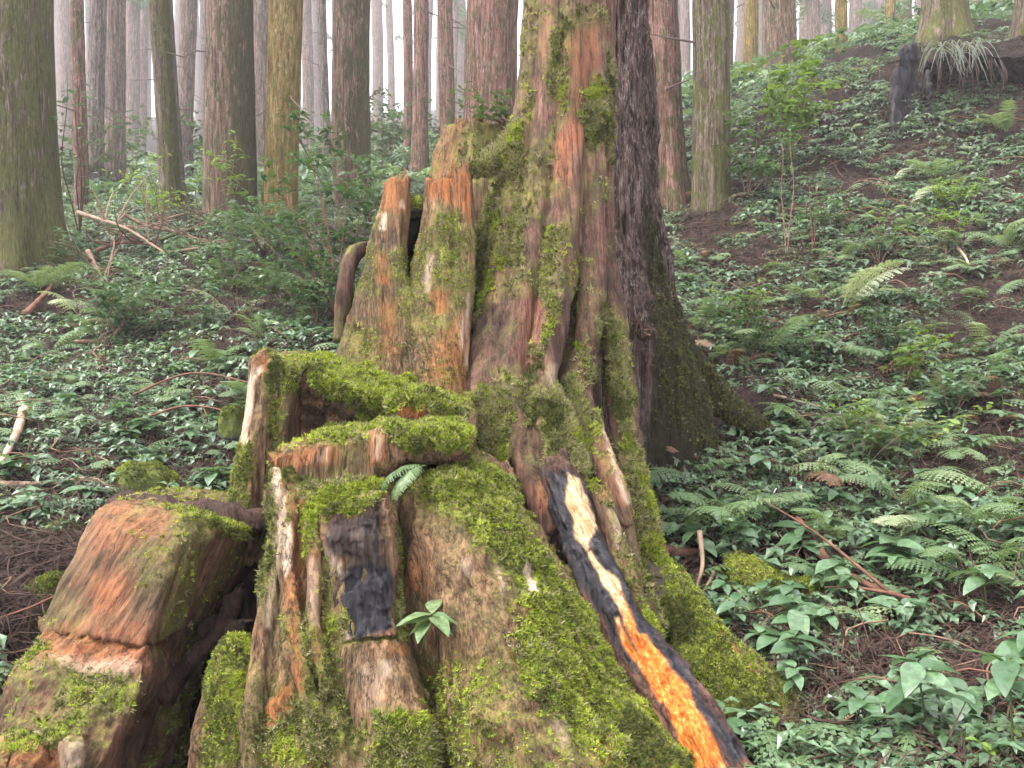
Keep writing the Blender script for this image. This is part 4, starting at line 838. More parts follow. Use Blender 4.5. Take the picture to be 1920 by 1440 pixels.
set_attr(me, 'moss', np.clip(in_poly(px_, py_, [(1215, 430), (1245, 520), (1300, 620), (1480, 820), (1480, 920), (1200, 900), (1230, 700)], 30) * 1.3 + in_poly(px_, py_, BOX(1205, 100, 1240, 520), 12) * 0.5, 0, 1.3))
dn = np.clip(in_poly(px_, py_, [(1225, 470), (1300, 640), (1480, 830), (1380, 880), (1240, 780), (1230, 620)], 20), 0, 1)
localise(me, DB); o = obj('trunk', me, M['bark_dark'], dark)
moss_cover(o, me, dn, 5000, (0.0, 1, 0.05), 1.0, seed=41)

# ------------------------------------------------------------------ standing trees
def make_trunk(bx, by, lean_x, lean_y, H, rb, rt, flare, seg, rings, seed, ridge=0.05, mossf=None):
    """tapered trunk in its own space, base at the origin, with bark relief and a flared foot"""
    zb = gz(bx, by)
    h = np.concatenate((np.linspace(-0.8, 1.2, rings // 3, endpoint=False), np.linspace(1.2, H, rings - rings // 3)))
    th = np.linspace(0, 2 * np.pi, seg, endpoint=False)
    hh, tt = np.meshgrid(h, th, indexing='ij')
    r0 = rb + (rt - rb) * np.clip(hh / H, 0, 1)
    lob = 1 + 0.35 * np.sin(tt * 4 + seed) + 0.25 * np.sin(tt * 7 + seed * 2)
    rr = r0 + flare * np.exp(-np.maximum(hh + 0.1, 0) / 0.55) * lob
    q = np.stack((np.cos(tt) * r0, np.sin(tt) * r0, hh), -1).reshape(-1, 3)
    k = 0.22 / max(rb, 0.08)
    f1 = 1 - 2 * np.abs(noise(q * (11 * k, 11 * k, 0.9 * k), seed)); f2 = noise(q * (30 * k, 30 * k, 4 * k), seed + 1); f3 = fbm(q * (2.5 * k, 2.5 * k, 1.2 * k), 2, seed + 2)
    rr = rr.reshape(-1) * (1 + ridge * f1 + ridge * 0.5 * f2 + 0.05 * f3)
    cxs = lean_x * hh + 0.04 * np.sin(hh * 0.5 + seed); cys = lean_y * hh
    V = np.stack((np.cos(tt).reshape(-1) * rr + cxs.reshape(-1), np.sin(tt).reshape(-1) * rr + cys.reshape(-1), hh.reshape(-1)), 1)
    n = len(h)
    F = [(a * seg + b, a * seg + (b + 1) % seg, (a + 1) * seg + (b + 1) % seg, (a + 1) * seg + b) for a in range(n - 1) for b in range(seg)]
    F.append(tuple((n - 1) * seg + b for b in range(seg)))
    me = mk_mesh('trunk', V, F)
    set_attr(me, 'gc', q + seed * 3.1, 'FLOAT_VECTOR')
    ms = 0.25 * np.exp(-np.maximum(hh, 0) / 1.2) + 0.10 * np.cos(tt - 0.2)     # moister foot, and moss on the right-hand side
    if mossf: ms = ms + mossf(tt, hh)
    set_attr(me, 'moss', ms.reshape(-1) + 0.45)
    return me, zb
def stub(seed, L=0.5, r=0.012):
    rg = np.random.default_rng(seed)
    pts = [np.zeros(3)]; d = np.array((1, 0, rg.uniform(-0.15, 0.35)))
    for q in range(5):
        d = d + rg.normal(0, 0.16, 3); pts.append(pts[-1] + d / np.linalg.norm(d) * L / 5)
    pts = np.array(pts); V, F = [], []
    for q, p in enumerate(pts):
        rad = r * (1 - 0.8 * q / 5)
        for k in range(5): V.append(p + rad * np.array((0, math.cos(k * 1.2566), math.sin(k * 1.2566))))
    for q in range(5):
        for k in range(5): F.append((q * 5 + k, q * 5 + (k + 1) % 5, q * 5 + 5 + (k + 1) % 5, q * 5 + 5 + k))
    return mk_mesh('branch', V, F)
STUBS = [stub(q, 0.5 + 0.12 * q) for q in range(5)]
for q in STUBS: q.materials.append(M['bark_grey'])

def add_tree(name, px_top, px_base, py_base, Y, w_top, w_base, mat, label, group=None, seed=0, detail=1.0, stubs=0, mossf=None, ridge=0.05, lean_y=0.0):
    """px_top: where the trunk leaves the frame; widths in picture units at that distance"""
    bx = (px_base - CX) / FPX * Y; zb = gz(bx, Y)
    ztop = CZ + CY / FPX * Y; span = max(2.0, ztop - zb)
    lean = ((px_top - px_base) / FPX * Y) / span
    H = span + 5.0
    rt_frame = w_top / 2 / FPX * Y; rb = w_base / 2 / FPX * Y
    rs = rt_frame * 1.06; rt = rs + (rt_frame - rs) * H / span
    seg = int(44 * detail) if detail >= 0.5 else 18; rings = int(110 * detail) if detail >= 0.5 else 36
    me, zb = make_trunk(bx, Y, lean, lean_y, H, rs, max(rt, rs * 0.6), max(rb - rs, 0.02), seg, rings, seed, ridge, mossf)
    t = thing(name, (bx, Y, zb), label, 'tree', group)
    obj('trunk', me, M[mat], t)
    rg = np.random.default_rng(seed + 900)
    for q in range(stubs):
        h = rg.uniform(0.35, 1.0) * span; a = rg.uniform(-3.14, 3.14)
        b = obj('branch', STUBS[rg.integers(5)], None, t)
        b.location = (lean * h + math.cos(a) * rs * 0.85, math.sin(a) * rs * 0.85, h); b.rotation_euler = (0, rg.uniform(-0.3, 0.3), a); b.scale = (rg.uniform(0.6, 1.8),) * 3
    return t

side_r = lambda k: (lambda t, h: k * np.clip(np.cos(t + 0.25), 0, 1))
add_tree('mossy_tree', 12, 14, 500, 10.3, 150, 235, 'bark_moss', 'massive mossy trunk at the left edge with flared green foot', seed=1, detail=1.6, mossf=side_r(0.25), ridge=0.03)
add_tree('forest_tree', 432, 428, 385, 13.0, 86, 92, 'bark_brown', 'thick brown trunk with pale flaking patches, left of the ochre trunk', seed=2, detail=1.2, mossf=side_r(0.55), stubs=3)
add_tree('forest_tree', 541, 524, 375, 13.0, 60, 62, 'bark_ochre', 'ochre yellow lichen covered trunk', seed=3, detail=1.0, stubs=3)
add_tree('forest_tree', 661, 664, 320, 14.5, 66, 72, 'bark_brown', 'thick reddish brown trunk behind the glossy shrub', seed=4, detail=1.1, mossf=side_r(0.45), stubs=4)
add_tree('forest_tree', 921, 921, 250, 13.0, 95, 96, 'bark_red', 'broad red flaky trunk rising behind the high back of the stump', seed=5, detail=1.3, stubs=1)
add_tree('forest_tree', 1232, 1252, 330, 12.0, 64, 100, 'bark_red', 'reddish grey trunk right of the dark trunk, mossy at its foot', seed=6, detail=1.1, stubs=2)
add_tree('forest_tree', 1328, 1330, 300, 11.4, 66, 74, 'bark_moss', 'mossy brown trunk with speckled bark at the foot of the right slope', seed=7, detail=1.1, mossf=side_r(0.2), stubs=2)
add_tree('forest_tree', 300, 318, 405, 14.0, 36, 44, 'bark_moss', 'slim mossy trunk bending left, beside a thinner grey one', seed=8, detail=0.8, mossf=side_r(0.3), stubs=3)
add_tree('forest_tree', 318, 340, 405, 15.5, 18, 22, 'bark_grey', 'thin grey trunk tucked behind the slim mossy trunk', seed=9, detail=0.6, stubs=3)
add_tree('forest_tree', 1463, 1466, 150, 18.5, 56, 62, 'bark_brown', 'dark brown trunk on the crest behind the bright green shrub', seed=10, detail=1.0, stubs=2)
add_tree('forest_tree', 1579, 1580, 110, 21, 21, 24, 'bark_ochre', 'slender ochre brown trunk alone on the right crest', seed=11, detail=0.7, stubs=1)
add_tree('mossy_tree', 1768, 1772, 60, 14.6, 62, 110, 'bark_moss', 'mossy dark trunk standing on top of the earth bank', seed=12, detail=1.0, mossf=side_r(0.4))
add_tree('mossy_tree', 1925, 1918, 90, 13.2, 34, 60, 'bark_moss', 'mossy trunk cut off by the right edge above the bank', seed=13, detail=0.8, mossf=side_r(0.4))
add_tree('forest_tree', 220, 211, 340, 21, 33, 36, 'bark_pink', 'pinkish trunk leaning right in the left group of slim trunks', seed=14, detail=0.7, stubs=3)
add_tree('forest_tree', 148, 152, 380, 17, 24, 26, 'bark_red', 'thin reddish trunk just right of the massive mossy trunk', seed=15, detail=0.7, stubs=3)
add_tree('forest_tree', 186, 180, 370, 20, 28, 31, 'bark_grey', 'grey trunk between the thin reddish and the pinkish trunk', seed=16, detail=0.7, stubs=3)
add_tree('forest_tree', 352, 347, 330, 24, 29, 30, 'bark_pink', 'hazy pink trunk between the slim mossy and the thick brown trunk', seed=17, detail=0.6, stubs=4)
add_tree('forest_tree', 787, 789, 315, 20, 27, 42, 'bark_red', 'slim reddish trunk with spreading foot above the split plank wall', seed=18, detail=0.8, stubs=3)
add_tree('forest_tree', 762, 764, 300, 24, 17, 20, 'bark_red', 'thin red trunk close left of the slim trunk with spreading foot', seed=19, detail=0.6, stubs=3)
add_tree('forest_tree', 834, 836, 250, 20, 27, 31, 'bark_red', 'slim brown trunk left of the broad red flaky trunk', seed=20, detail=0.7, stubs=4)
add_tree('forest_tree', 492, 490, 340, 24, 27, 29, 'bark_pink', 'hazy pink trunk between the thick brown and the ochre trunk', seed=21, detail=0.6, stubs=3)
add_tree('forest_tree', 604, 616, 330, 23, 17, 20, 'bark_grey', 'thin grey trunk leaning left, between ochre and reddish brown trunks', seed=22, detail=0.6, stubs=4)
add_tree('forest_tree', 1412, 1410, 180, 22, 25, 27, 'bark_ochre', 'slim ochre trunk left of the dark brown crest trunk', seed=23, detail=0.6, stubs=1)
add_tree('forest_tree', 1364, 1362, 200, 23, 25, 27, 'bark_pink', 'pink trunk just right of the mossy speckled trunk', seed=24, detail=0.6)
add_tree('forest_tree', 1668, 1668, 90, 24, 18, 20, 'bark_ochre', 'slim ochre trunk left of the earth bank tree', seed=25, detail=0.6)
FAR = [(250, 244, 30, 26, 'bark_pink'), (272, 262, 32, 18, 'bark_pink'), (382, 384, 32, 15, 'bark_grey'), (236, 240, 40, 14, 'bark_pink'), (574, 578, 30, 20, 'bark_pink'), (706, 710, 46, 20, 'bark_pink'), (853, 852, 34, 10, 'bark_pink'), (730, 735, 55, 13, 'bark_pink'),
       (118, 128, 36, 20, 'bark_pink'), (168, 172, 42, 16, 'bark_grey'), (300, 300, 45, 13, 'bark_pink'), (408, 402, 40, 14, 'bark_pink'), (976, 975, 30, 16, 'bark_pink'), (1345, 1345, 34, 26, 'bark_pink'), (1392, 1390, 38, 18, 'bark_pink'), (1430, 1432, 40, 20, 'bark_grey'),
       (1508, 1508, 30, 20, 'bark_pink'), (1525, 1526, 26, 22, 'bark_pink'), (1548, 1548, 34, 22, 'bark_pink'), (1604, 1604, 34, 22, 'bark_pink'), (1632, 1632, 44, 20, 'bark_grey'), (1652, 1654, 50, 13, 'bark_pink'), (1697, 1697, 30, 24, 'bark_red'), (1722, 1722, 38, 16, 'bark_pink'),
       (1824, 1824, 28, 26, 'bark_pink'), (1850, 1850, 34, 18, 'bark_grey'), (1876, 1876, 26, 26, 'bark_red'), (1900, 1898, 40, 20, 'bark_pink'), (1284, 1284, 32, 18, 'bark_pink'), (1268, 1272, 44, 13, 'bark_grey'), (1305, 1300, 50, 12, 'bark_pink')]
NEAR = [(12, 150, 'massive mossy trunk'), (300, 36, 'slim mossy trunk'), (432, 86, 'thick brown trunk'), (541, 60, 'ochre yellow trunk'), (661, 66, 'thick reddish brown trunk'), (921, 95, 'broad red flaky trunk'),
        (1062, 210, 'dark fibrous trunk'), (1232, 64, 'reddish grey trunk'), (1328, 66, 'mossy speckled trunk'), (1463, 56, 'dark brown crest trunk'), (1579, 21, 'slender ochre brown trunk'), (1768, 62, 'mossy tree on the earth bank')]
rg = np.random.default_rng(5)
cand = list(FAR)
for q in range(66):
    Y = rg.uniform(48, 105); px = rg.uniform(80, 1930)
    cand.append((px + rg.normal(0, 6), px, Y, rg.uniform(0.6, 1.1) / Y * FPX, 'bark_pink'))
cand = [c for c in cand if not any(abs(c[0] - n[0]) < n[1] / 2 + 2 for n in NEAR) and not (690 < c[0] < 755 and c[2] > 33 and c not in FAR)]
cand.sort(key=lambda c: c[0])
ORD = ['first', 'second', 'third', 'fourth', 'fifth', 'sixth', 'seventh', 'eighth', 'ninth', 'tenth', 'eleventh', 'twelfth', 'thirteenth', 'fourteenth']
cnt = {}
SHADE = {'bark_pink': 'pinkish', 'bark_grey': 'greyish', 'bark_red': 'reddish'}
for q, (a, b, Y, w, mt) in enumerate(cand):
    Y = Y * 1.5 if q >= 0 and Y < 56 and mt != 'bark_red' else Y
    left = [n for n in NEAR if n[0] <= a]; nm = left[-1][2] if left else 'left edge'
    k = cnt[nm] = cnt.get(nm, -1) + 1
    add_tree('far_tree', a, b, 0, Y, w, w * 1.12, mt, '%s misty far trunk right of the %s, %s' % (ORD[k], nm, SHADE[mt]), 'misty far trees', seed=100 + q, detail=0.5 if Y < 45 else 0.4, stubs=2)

def spray_mesh(seed):
    """drooping side limb with hanging needle tufts"""
    rg = np.random.default_rng(seed); V, F = [], []
    for q in range(170):
        t = rg.uniform(0.15, 1); p = np.array((2.2 * t, rg.normal(0, 0.35 * t), 0.15 * t - 0.9 * t * t + rg.normal(0, 0.08)))
        d = np.array((rg.normal(0.25, 0.5), rg.normal(0, 0.6), rg.normal(-0.5, 0.4))); d /= np.linalg.norm(d); L = rg.uniform(0.15, 0.4); sd = np.cross(d, rg.normal(0, 1, 3)); sd /= np.linalg.norm(sd); w = 0.035; n0 = len(V)
        V += [p, p + d * L * .5 + sd * w, p + d * L, p + d * L * .5 - sd * w]; F.append((n0, n0 + 1, n0 + 2, n0 + 3))
    me = mk_mesh('crown', V, F, smooth=False); me.materials.append(M['hazebush']); return me
SPR = [spray_mesh(q) for q in range(3)]
g = np.random.default_rng(31)
for t in [o for o in bpy.data.objects if o.name.startswith('far_tree')]:
    if g.random() < 0.6:
        Yt = t.location.y; top = CZ + CY / FPX * Yt - t.location.z
        for q in range(3):
            o = obj('crown', SPR[g.integers(3)], None, t); o.location = (0, 0, top * g.uniform(0.7, 1.15)); o.rotation_euler = (0, 0, g.uniform(0, 6.28)); o.scale = (g.uniform(0.7, 1.3),) * 3

# ------------------------------------------------------------------ leaves, fronds and plants
def leaf_mesh(name, L, Wd, mat, curl=0.35, fold=0.25, seed=0, n=5):
    rg = np.random.default_rng(seed); V, F = [], []
    for k in range(n + 1):
        t = k / n; w = Wd / 2 * (math.sin(math.pi * min(1, t ** 0.75 * 0.97 + 0.02)) ** 0.85) * rg.uniform(0.92, 1.08)
        y = L * (t - 0.04 * t * t); z = L * (0.10 * t - curl * t * t)
        V += [(-w, y, z + fold * w), (0, y, z), (w, y, z + fold * w * rg.uniform(0.7, 1.2))]
    for k in range(n):
        a = 3 * k; F += [(a, a + 1, a + 4, a + 3), (a + 1, a + 2, a + 5, a + 4)]
    me = mk_mesh(name, V, F); me.materials.append(mat); return me
def frond_mesh(name, L, Wd, mat, arch=0.35, droop=0.6, pairs=15, seed=0, sub=5):
    """one fern frond: midrib, leaflets in pairs and their small lobes"""
    rg = np.random.default_rng(seed); V, F = [], []
    def tri(a, b, c):
        n = len(V); V.extend((a, b, c)); F.append((n, n + 1, n + 2))
    def pt(t): return np.array((0.05 * L * math.sin(t * 2 + seed), L * t * (1 - 0.12 * t), L * (arch * t * 1.6 - droop * t * t)))
    N = 14
    for k in range(N):
        a, b = pt(k / N), pt((k + 1) / N); w = 0.006 * (1 - k / N) + 0.0012
        n = len(V); V.extend((a - (w, 0, 0), a + (w, 0, 0), b + (w * .9, 0, 0), b - (w * .9, 0, 0))); F.append((n, n + 1, n + 2, n + 3))
    for k in range(pairs):
        t = 0.16 + 0.82 * k / pairs; p = pt(t); d = pt(t + 0.02) - p; d /= np.linalg.norm(d)
        ln = Wd * (math.sin(math.pi * (0.14 + 0.84 * t) ** 1.15) ** 0.8) * rg.uniform(0.9, 1.08) * 0.5
        for s in (-1, 1):
            ax = np.array((s, 0.45, -0.12)) + rg.normal(0, 0.06, 3); ax /= np.linalg.norm(ax)
            side = np.cross(np.cross(ax, d), ax); side /= np.linalg.norm(side) + 1e-9
            lw = L / pairs * 0.52
            prev = p
            for j in range(sub):
                u0, u1 = j / sub, (j + 1) / sub
                sag = np.array((0, 0, -0.22 * ln))
                q0, q1 = p + ax * ln * u0 + sag * u0 ** 2, p + ax * ln * u1 + sag * u1 ** 2
                ww = lw * (1 - u0) ** 0.6
                for e in (-1, 1):
                    tri(q0, q1, q0 * 0.35 + q1 * 0.65 + side * e * ww + ax * lw * 0.25)
    me = mk_mesh(name, V, F, smooth=False); me.materials.append(mat); return me
def tube_mesh(name, pts, rad, mat, seg=6, n=None, seed=0, rough=0.0):
    pts = np.asarray(pts, float); n = n or max(5, len(pts) * 4)
    C = catmull(np.column_stack((pts, rad)), n); P, rr = C[:, :3], C[:, 3]
    tg = np.gradient(P, axis=0); tg /= np.linalg.norm(tg, axis=1)[:, None] + 1e-9
    ref = np.array((0.31, 0.2, 0.93)) if abs(tg[:, 2]).mean() < 0.7 else np.array((0.9, 0.3, 0.1))
    A = np.cross(tg, ref); A /= np.linalg.norm(A, axis=1)[:, None] + 1e-9; B = np.cross(tg, A)
    th = np.linspace(0, 2 * np.pi, seg, endpoint=False); rg = np.random.default_rng(seed)
    V = np.vstack([P[q] + rr[q] * (1 + rough * rg.uniform(-1, 1, seg))[:, None] * (np.cos(th)[:, None] * A[q] + np.sin(th)[:, None] * B[q]) for q in range(n)])
    F = [(q * seg + k, q * seg + (k + 1) % seg, (q + 1) * seg + (k + 1) % seg, (q + 1) * seg + k) for q in range(n - 1) for k in range(seg)]
    F += [tuple(range(seg))[::-1], tuple((n - 1) * seg + k for k in range(seg))]
    me = mk_mesh(name, V, F)
    if mat is not None: me.materials.append(mat)
    return me

FR = {k: [frond_mesh('frond', 0.62, 0.24, M[m], 0.42 + 0.06 * q, 0.62 + 0.05 * q, 15, q) for q in range(3)] for k, m in (('green', 'fern'), ('pale', 'fern_pale'), ('dry', 'fern_dry'))}
def fern(p, size, label, group=None, kind='green', n=6, seed=0, az0=None, spread=3.14, lift=0.0):
    rg = np.random.default_rng(seed)
    t = thing('fern', (p[0], p[1], p[2] - 0.01), label, 'fern', group)
    for q in range(n):
        o = obj('frond', FR[kind][rg.integers(3)], None, t)
        az = (rg.uniform(0, 6.28) if az0 is None else az0 + rg.uniform(-spread, spread))
        o.rotation_euler = (rg.uniform(-0.1, 0.45) + lift, rg.uniform(-0.3, 0.3), az - 1.5708); o.scale = (size * rg.uniform(0.75, 1.2),) * 3
    return t
LEAVES = {k: [leaf_mesh('leaf', 0.10, wd, M[m], 0.30 + 0.1 * q, 0.22, q) for q, wd in enumerate((0.045, 0.052, 0.038))] for k, m in (('herb', 'herb'), ('young', 'herb_yellow'), ('glossy', 'glossy'), ('seedling', 'fern'))}
M['mint'] = leaf_material('mint_leaf', (0.07, 0.15, 0.07), (0.12, 0.225, 0.11), (0.19, 0.31, 0.165), 0.28, 0.25, 0.9)
BIG = [leaf_mesh('leaf', 0.13, wd, M['mint'], 0.35, 0.15, 30 + q, 8) for q, wd in enumerate((0.062, 0.07, 0.056))]
def herb(p, h, size, label, group=None, kind='herb', n=7, seed=0, big=False, lean=(0, 0), cat='plant', name='leafy_plant'):
    rg = np.random.default_rng(seed)
    t = thing(name, (p[0], p[1], p[2] - 0.01), label, cat, group)
    top = np.array((lean[0] + rg.normal(0, 0.03), lean[1] + rg.normal(0, 0.03), h))
    pts = np.array([(0, 0, 0), top * (0.4, 0.4, 0.5), top * (0.85, 0.85, 0.85), top])
    obj('stem', tube_mesh('stem', pts, [0.005, 0.004, 0.003, 0.002], M['stem'], 5, 9), None, t)
    for q in range(n):
        f = 1 - 0.6 * (q / n) ** 1.2
        b = catmull(pts, 21)[int(f * 20)]
        o = obj('leaf', (BIG if big else LEAVES[kind])[rg.integers(3)], None, t)
        o.location = tuple(b); o.rotation_euler = (rg.uniform(-0.25, 0.35), rg.uniform(-0.35, 0.35), q * 2.4 + rg.uniform(-0.4, 0.4)); s_ = size * rg.uniform(0.7, 1.2); o.scale = (s_,) * 3
    return t

# ---- named ferns
def gp(px, py): return ground_hit(px, py)
def rise(p, dz): return (p[0], p[1], p[2] + dz)
fern(gp(1285, 385), 1.05, 'large pale fern spreading beside the foot of the reddish grey trunk', kind='pale', n=5, seed=1, az0=0.3, spread=0.9)
fern(gp(1585, 580), 1.25, 'large bright arching fern in the middle of the right slope', kind='pale', n=6, seed=2, az0=0.0, spread=2.4, lift=0.2)
fern(gp(1668, 350), 1.15, 'bleached pale fern frond below the black hollow stump', kind='pale', n=2, seed=3, az0=0.5, spread=0.25)
fern(gp(1705, 392), 1.0, 'pale fern tuft just under the bleached fern frond', kind='pale', n=4, seed=4, az0=0.3, spread=0.7)
fern(gp(1440, 660), 1.0, 'wide fern with silvery fronds right of the dark trunk root', n=9, seed=5, lift=0.1)
fern(gp(1670, 830), 0.9, 'upright fern with drooping tip low on the right slope', kind='pale', n=4, seed=6)
fern(gp(1465, 880), 0.7, 'small bright fern near the toe of the dark mossy root', kind='pale', n=3, seed=7)
fern(gp(1750, 1010), 0.8, 'light green fern above the big leaved plants at lower right', kind='pale', n=4, seed=8, az0=3.0, spread=0.8)
fern(gp(1880, 460), 0.9, 'dark fern at the right edge under the bank', n=6, seed=9)
fern(gp(1890, 255), 1.0, 'grey green fern hanging at the right edge beside the bank', n=6, seed=10, az0=3.4, spread=0.9)
fern(gp(430, 600), 0.9, 'bright fern on the left slope beyond the pale edged slab', kind='pale', n=5, seed=11)
fern(gp(560, 545), 0.95, 'fern with level fronds beside the looping root', n=6, seed=12)
fern(gp(75, 545), 1.1, 'large green fern at the foot of the massive mossy trunk', n=8, seed=13)
fern(gp(150, 590), 0.9, 'pale fern just downhill from the large fern by the mossy trunk', kind='pale', n=5, seed=14)
fern(gp(400, 690), 0.8, 'feathery fern low on the left slope behind the slab', n=6, seed=15)
fern(gp(1340, 640), 0.8, 'fern beside the upper edge of the dark mossy root', n=6, seed=16)
fern(gp(1500, 520), 0.8, 'fern under the thin saplings on the right slope', n=6, seed=17)
fern(gp(1250, 860), 0.5, 'small dry brown fern at the foot of the dark trunk', kind='dry', n=5, seed=18)
fern(gp(1380, 690), 0.7, 'withered brown fern on the edge of the dark mossy root', kind='dry', n=4, seed=19)
fern(W(802, 868, 3.22), 0.42, 'small green fern drooping from the crack in the front rim', n=5, seed=20, az0=-2.3, spread=0.4, lift=-0.75)
LM_R = [(1285, 385, 'large pale fern'), (1585, 580, 'large bright arching fern'), (1690, 320, 'bleached fern frond'), (1440, 660, 'wide silvery fern'), (1660, 800, 'upright fern with drooping tip'), (1760, 1000, 'light green fern'), (1715, 160, 'black hollow stump'),
        (1810, 180, 'earth bank'), (1330, 300, 'mossy speckled trunk'), (1490, 150, 'bright green shrub'), (1470, 400, 'thin bare saplings'), (1400, 750, 'dark mossy root'), (1590, 1090, 'long red branch'), (1460, 1110, 'mossy log'), (1313, 1050, 'pale upright stick'),
        (1600, 1290, 'forked brown twig'), (1730, 1330, 'largest broad leaves'), (1690, 1400, 'mossy boulder'), (1880, 1230, 'tall broad leaved plant'), (1250, 340, 'reddish grey trunk'), (1250, 700, 'dark fibrous trunk'), (1500, 775, 'thin curved pale twig'), (1810, 500, 'short pale stick')]
LM_L = [(60, 350, 'massive mossy trunk'), (280, 430, 'brush pile'), (430, 590, 'bright fern'), (80, 520, 'large green fern'), (180, 620, 'mossy curved log'), (272, 880, 'rounded mossy stone'), (480, 800, 'pale edged slab'), (660, 540, 'looping root'), (600, 400, 'glossy shrub'),
        (380, 710, 'thin arching twigs'), (20, 850, 'thick pale broken branch'), (80, 925, 'long pale stick'), (75, 580, 'leaning brown branch'), (420, 640, 'feathery fern'), (395, 920, 'broad leaved plant by the slab')]
USED = set()
def place_label(what, p, marks, fallback):
    x = p[0] / p[1] * FPX + CX; y = CY - (p[2] - CZ) / p[1] * FPX
    opts = []
    for mx, my, nm in marks:
        dx, dy = x - mx, y - my; d = math.hypot(dx, dy)
        a = int(((math.degrees(math.atan2(-dy, dx)) + 382.5) % 360) // 45)
        opts.append((d, ['right of', 'upper right of', 'above', 'upper left of', 'left of', 'lower left of', 'below', 'lower right of'][a] + ' the ' + nm))
    for d, w in sorted(opts):
        if d < 700 and (what, w) not in USED:
            USED.add((what, w)); return '%s %s%s' % (what, 'just ' if d < 110 else '', w)
    return fallback
for q, (a, b) in enumerate([(1215, 835), (1270, 850), (1330, 860), (1390, 850), (1450, 830), (1500, 850), (1240, 800), (1420, 790)]):
    fern(gp(a, b), 0.45, '%s fern of the row along the foot of the dark mossy root' % ['first', 'third', 'fourth', 'fifth', 'seventh', 'last', 'second', 'sixth'][q], 'ferns along the dark mossy root', n=5, seed=800 + q)
rg = np.random.default_rng(77)
def rnd_spot(x0, x1, y0, y1):
    return gp(rg.uniform(x0, x1), rg.uniform(y0, y1))
for q in range(62):
    p = rnd_spot(1270, 1920, 300, 1120); fern(p, rg.uniform(0.45, 0.95), place_label('green fern', p, LM_R, 'green fern growing among the brown litter of the right slope'), 'ferns scattered on the right slope', n=int(rg.integers(4, 8)), seed=300 + q)
for q in range(16):
    p = rnd_spot(1270, 1920, 320, 1000); fern(p, rg.uniform(0.45, 0.8), place_label('dry brown fern', p, LM_R, 'dry brown fern lying in the litter of the right slope'), 'withered ferns on the right slope', 'dry', n=int(rg.integers(3, 6)), seed=400 + q, lift=-0.2)
for q in range(40):
    p = rnd_spot(0, 620, 470, 800); fern(p, rg.uniform(0.4, 0.8), place_label('green fern', p, LM_L, 'green fern growing in the leafy cover of the left slope'), 'ferns scattered on the left slope', n=int(rg.integers(4, 8)), seed=500 + q)

# ---- named leafy plants
herb(W(792, 1215, 2.93), 0.15, 1.2, 'single light green seedling growing from the mossy stump flank', n=12, seed=1, kind='seedling', lean=(0.03, -0.07), name='seedling', cat='seedling')
herb(gp(1740, 1400), 0.34, 1.35, 'plant with the largest broad toothed leaves at the lower right corner', n=8, seed=2, big=True, lean=(-0.08, -0.05))
herb(gp(1890, 1330), 0.34, 1.3, 'tall broad leaved plant at the right edge above the lower corner', n=9, seed=3, big=True)
herb(gp(1900, 1440), 0.36, 1.2, 'broad leaved plant in the bottom right corner', n=9, seed=4, big=True)
herb(gp(1500, 1210), 0.18, 1.25, 'broad leaved plant beside the mossy log', n=8, seed=5, big=True)
herb(gp(1330, 1000), 0.16, 1.25, 'leafy plant close right of the living tree roots', n=8, seed=6, big=True)
herb(gp(1420, 990), 0.16, 1.3, 'leafy plant with spread leaves above the pale upright stick', n=9, seed=7, big=True)
herb(gp(1370, 1130), 0.14, 1.1, 'leafy plant in front of the pale upright stick', n=7, seed=8, big=True)
herb(gp(1680, 1080), 0.2, 1.3, 'leafy plant right of the long red branch', n=9, seed=9, big=True)
herb(gp(1850, 1140), 0.2, 1.3, 'broad leaved plant uphill at the right edge', n=9, seed=10, big=True)
herb(gp(395, 935), 0.2, 1.5, 'broad leaved plant left of the pale edged slab', n=7, seed=11, big=True)
herb(gp(1250, 760), 0.22, 1.6, 'pale leaved plant at the foot of the dark trunk', n=6, seed=12, big=True)
herb(gp(1320, 770), 0.16, 1.4, 'small plant on the dark mossy root', n=5, seed=13, big=True)
herb(gp(1600, 1390), 0.18, 1.0, 'low leafy plant left of the dark mossy boulder', n=8, seed=14, big=True)
for q in range(70):
    p = rnd_spot(1230, 1920, 640, 1400)
    herb(p, rg.uniform(0.08, 0.22), rg.uniform(0.7, 1.3), place_label('leafy herb', p, LM_R, 'leafy herb standing among the undergrowth of the right slope'), 'leafy herbs on the right slope', n=int(rg.integers(5, 9)), seed=600 + q, big=True)
for q in range(44):
    p = rnd_spot(0, 620, 500, 960)
    herb(p, rg.uniform(0.08, 0.2), rg.uniform(0.7, 1.2), place_label('leafy herb', p, LM_L, 'leafy herb standing among the undergrowth of the left slope'), 'leafy herbs on the left slope', n=int(rg.integers(5, 9)), seed=700 + q, big=True)

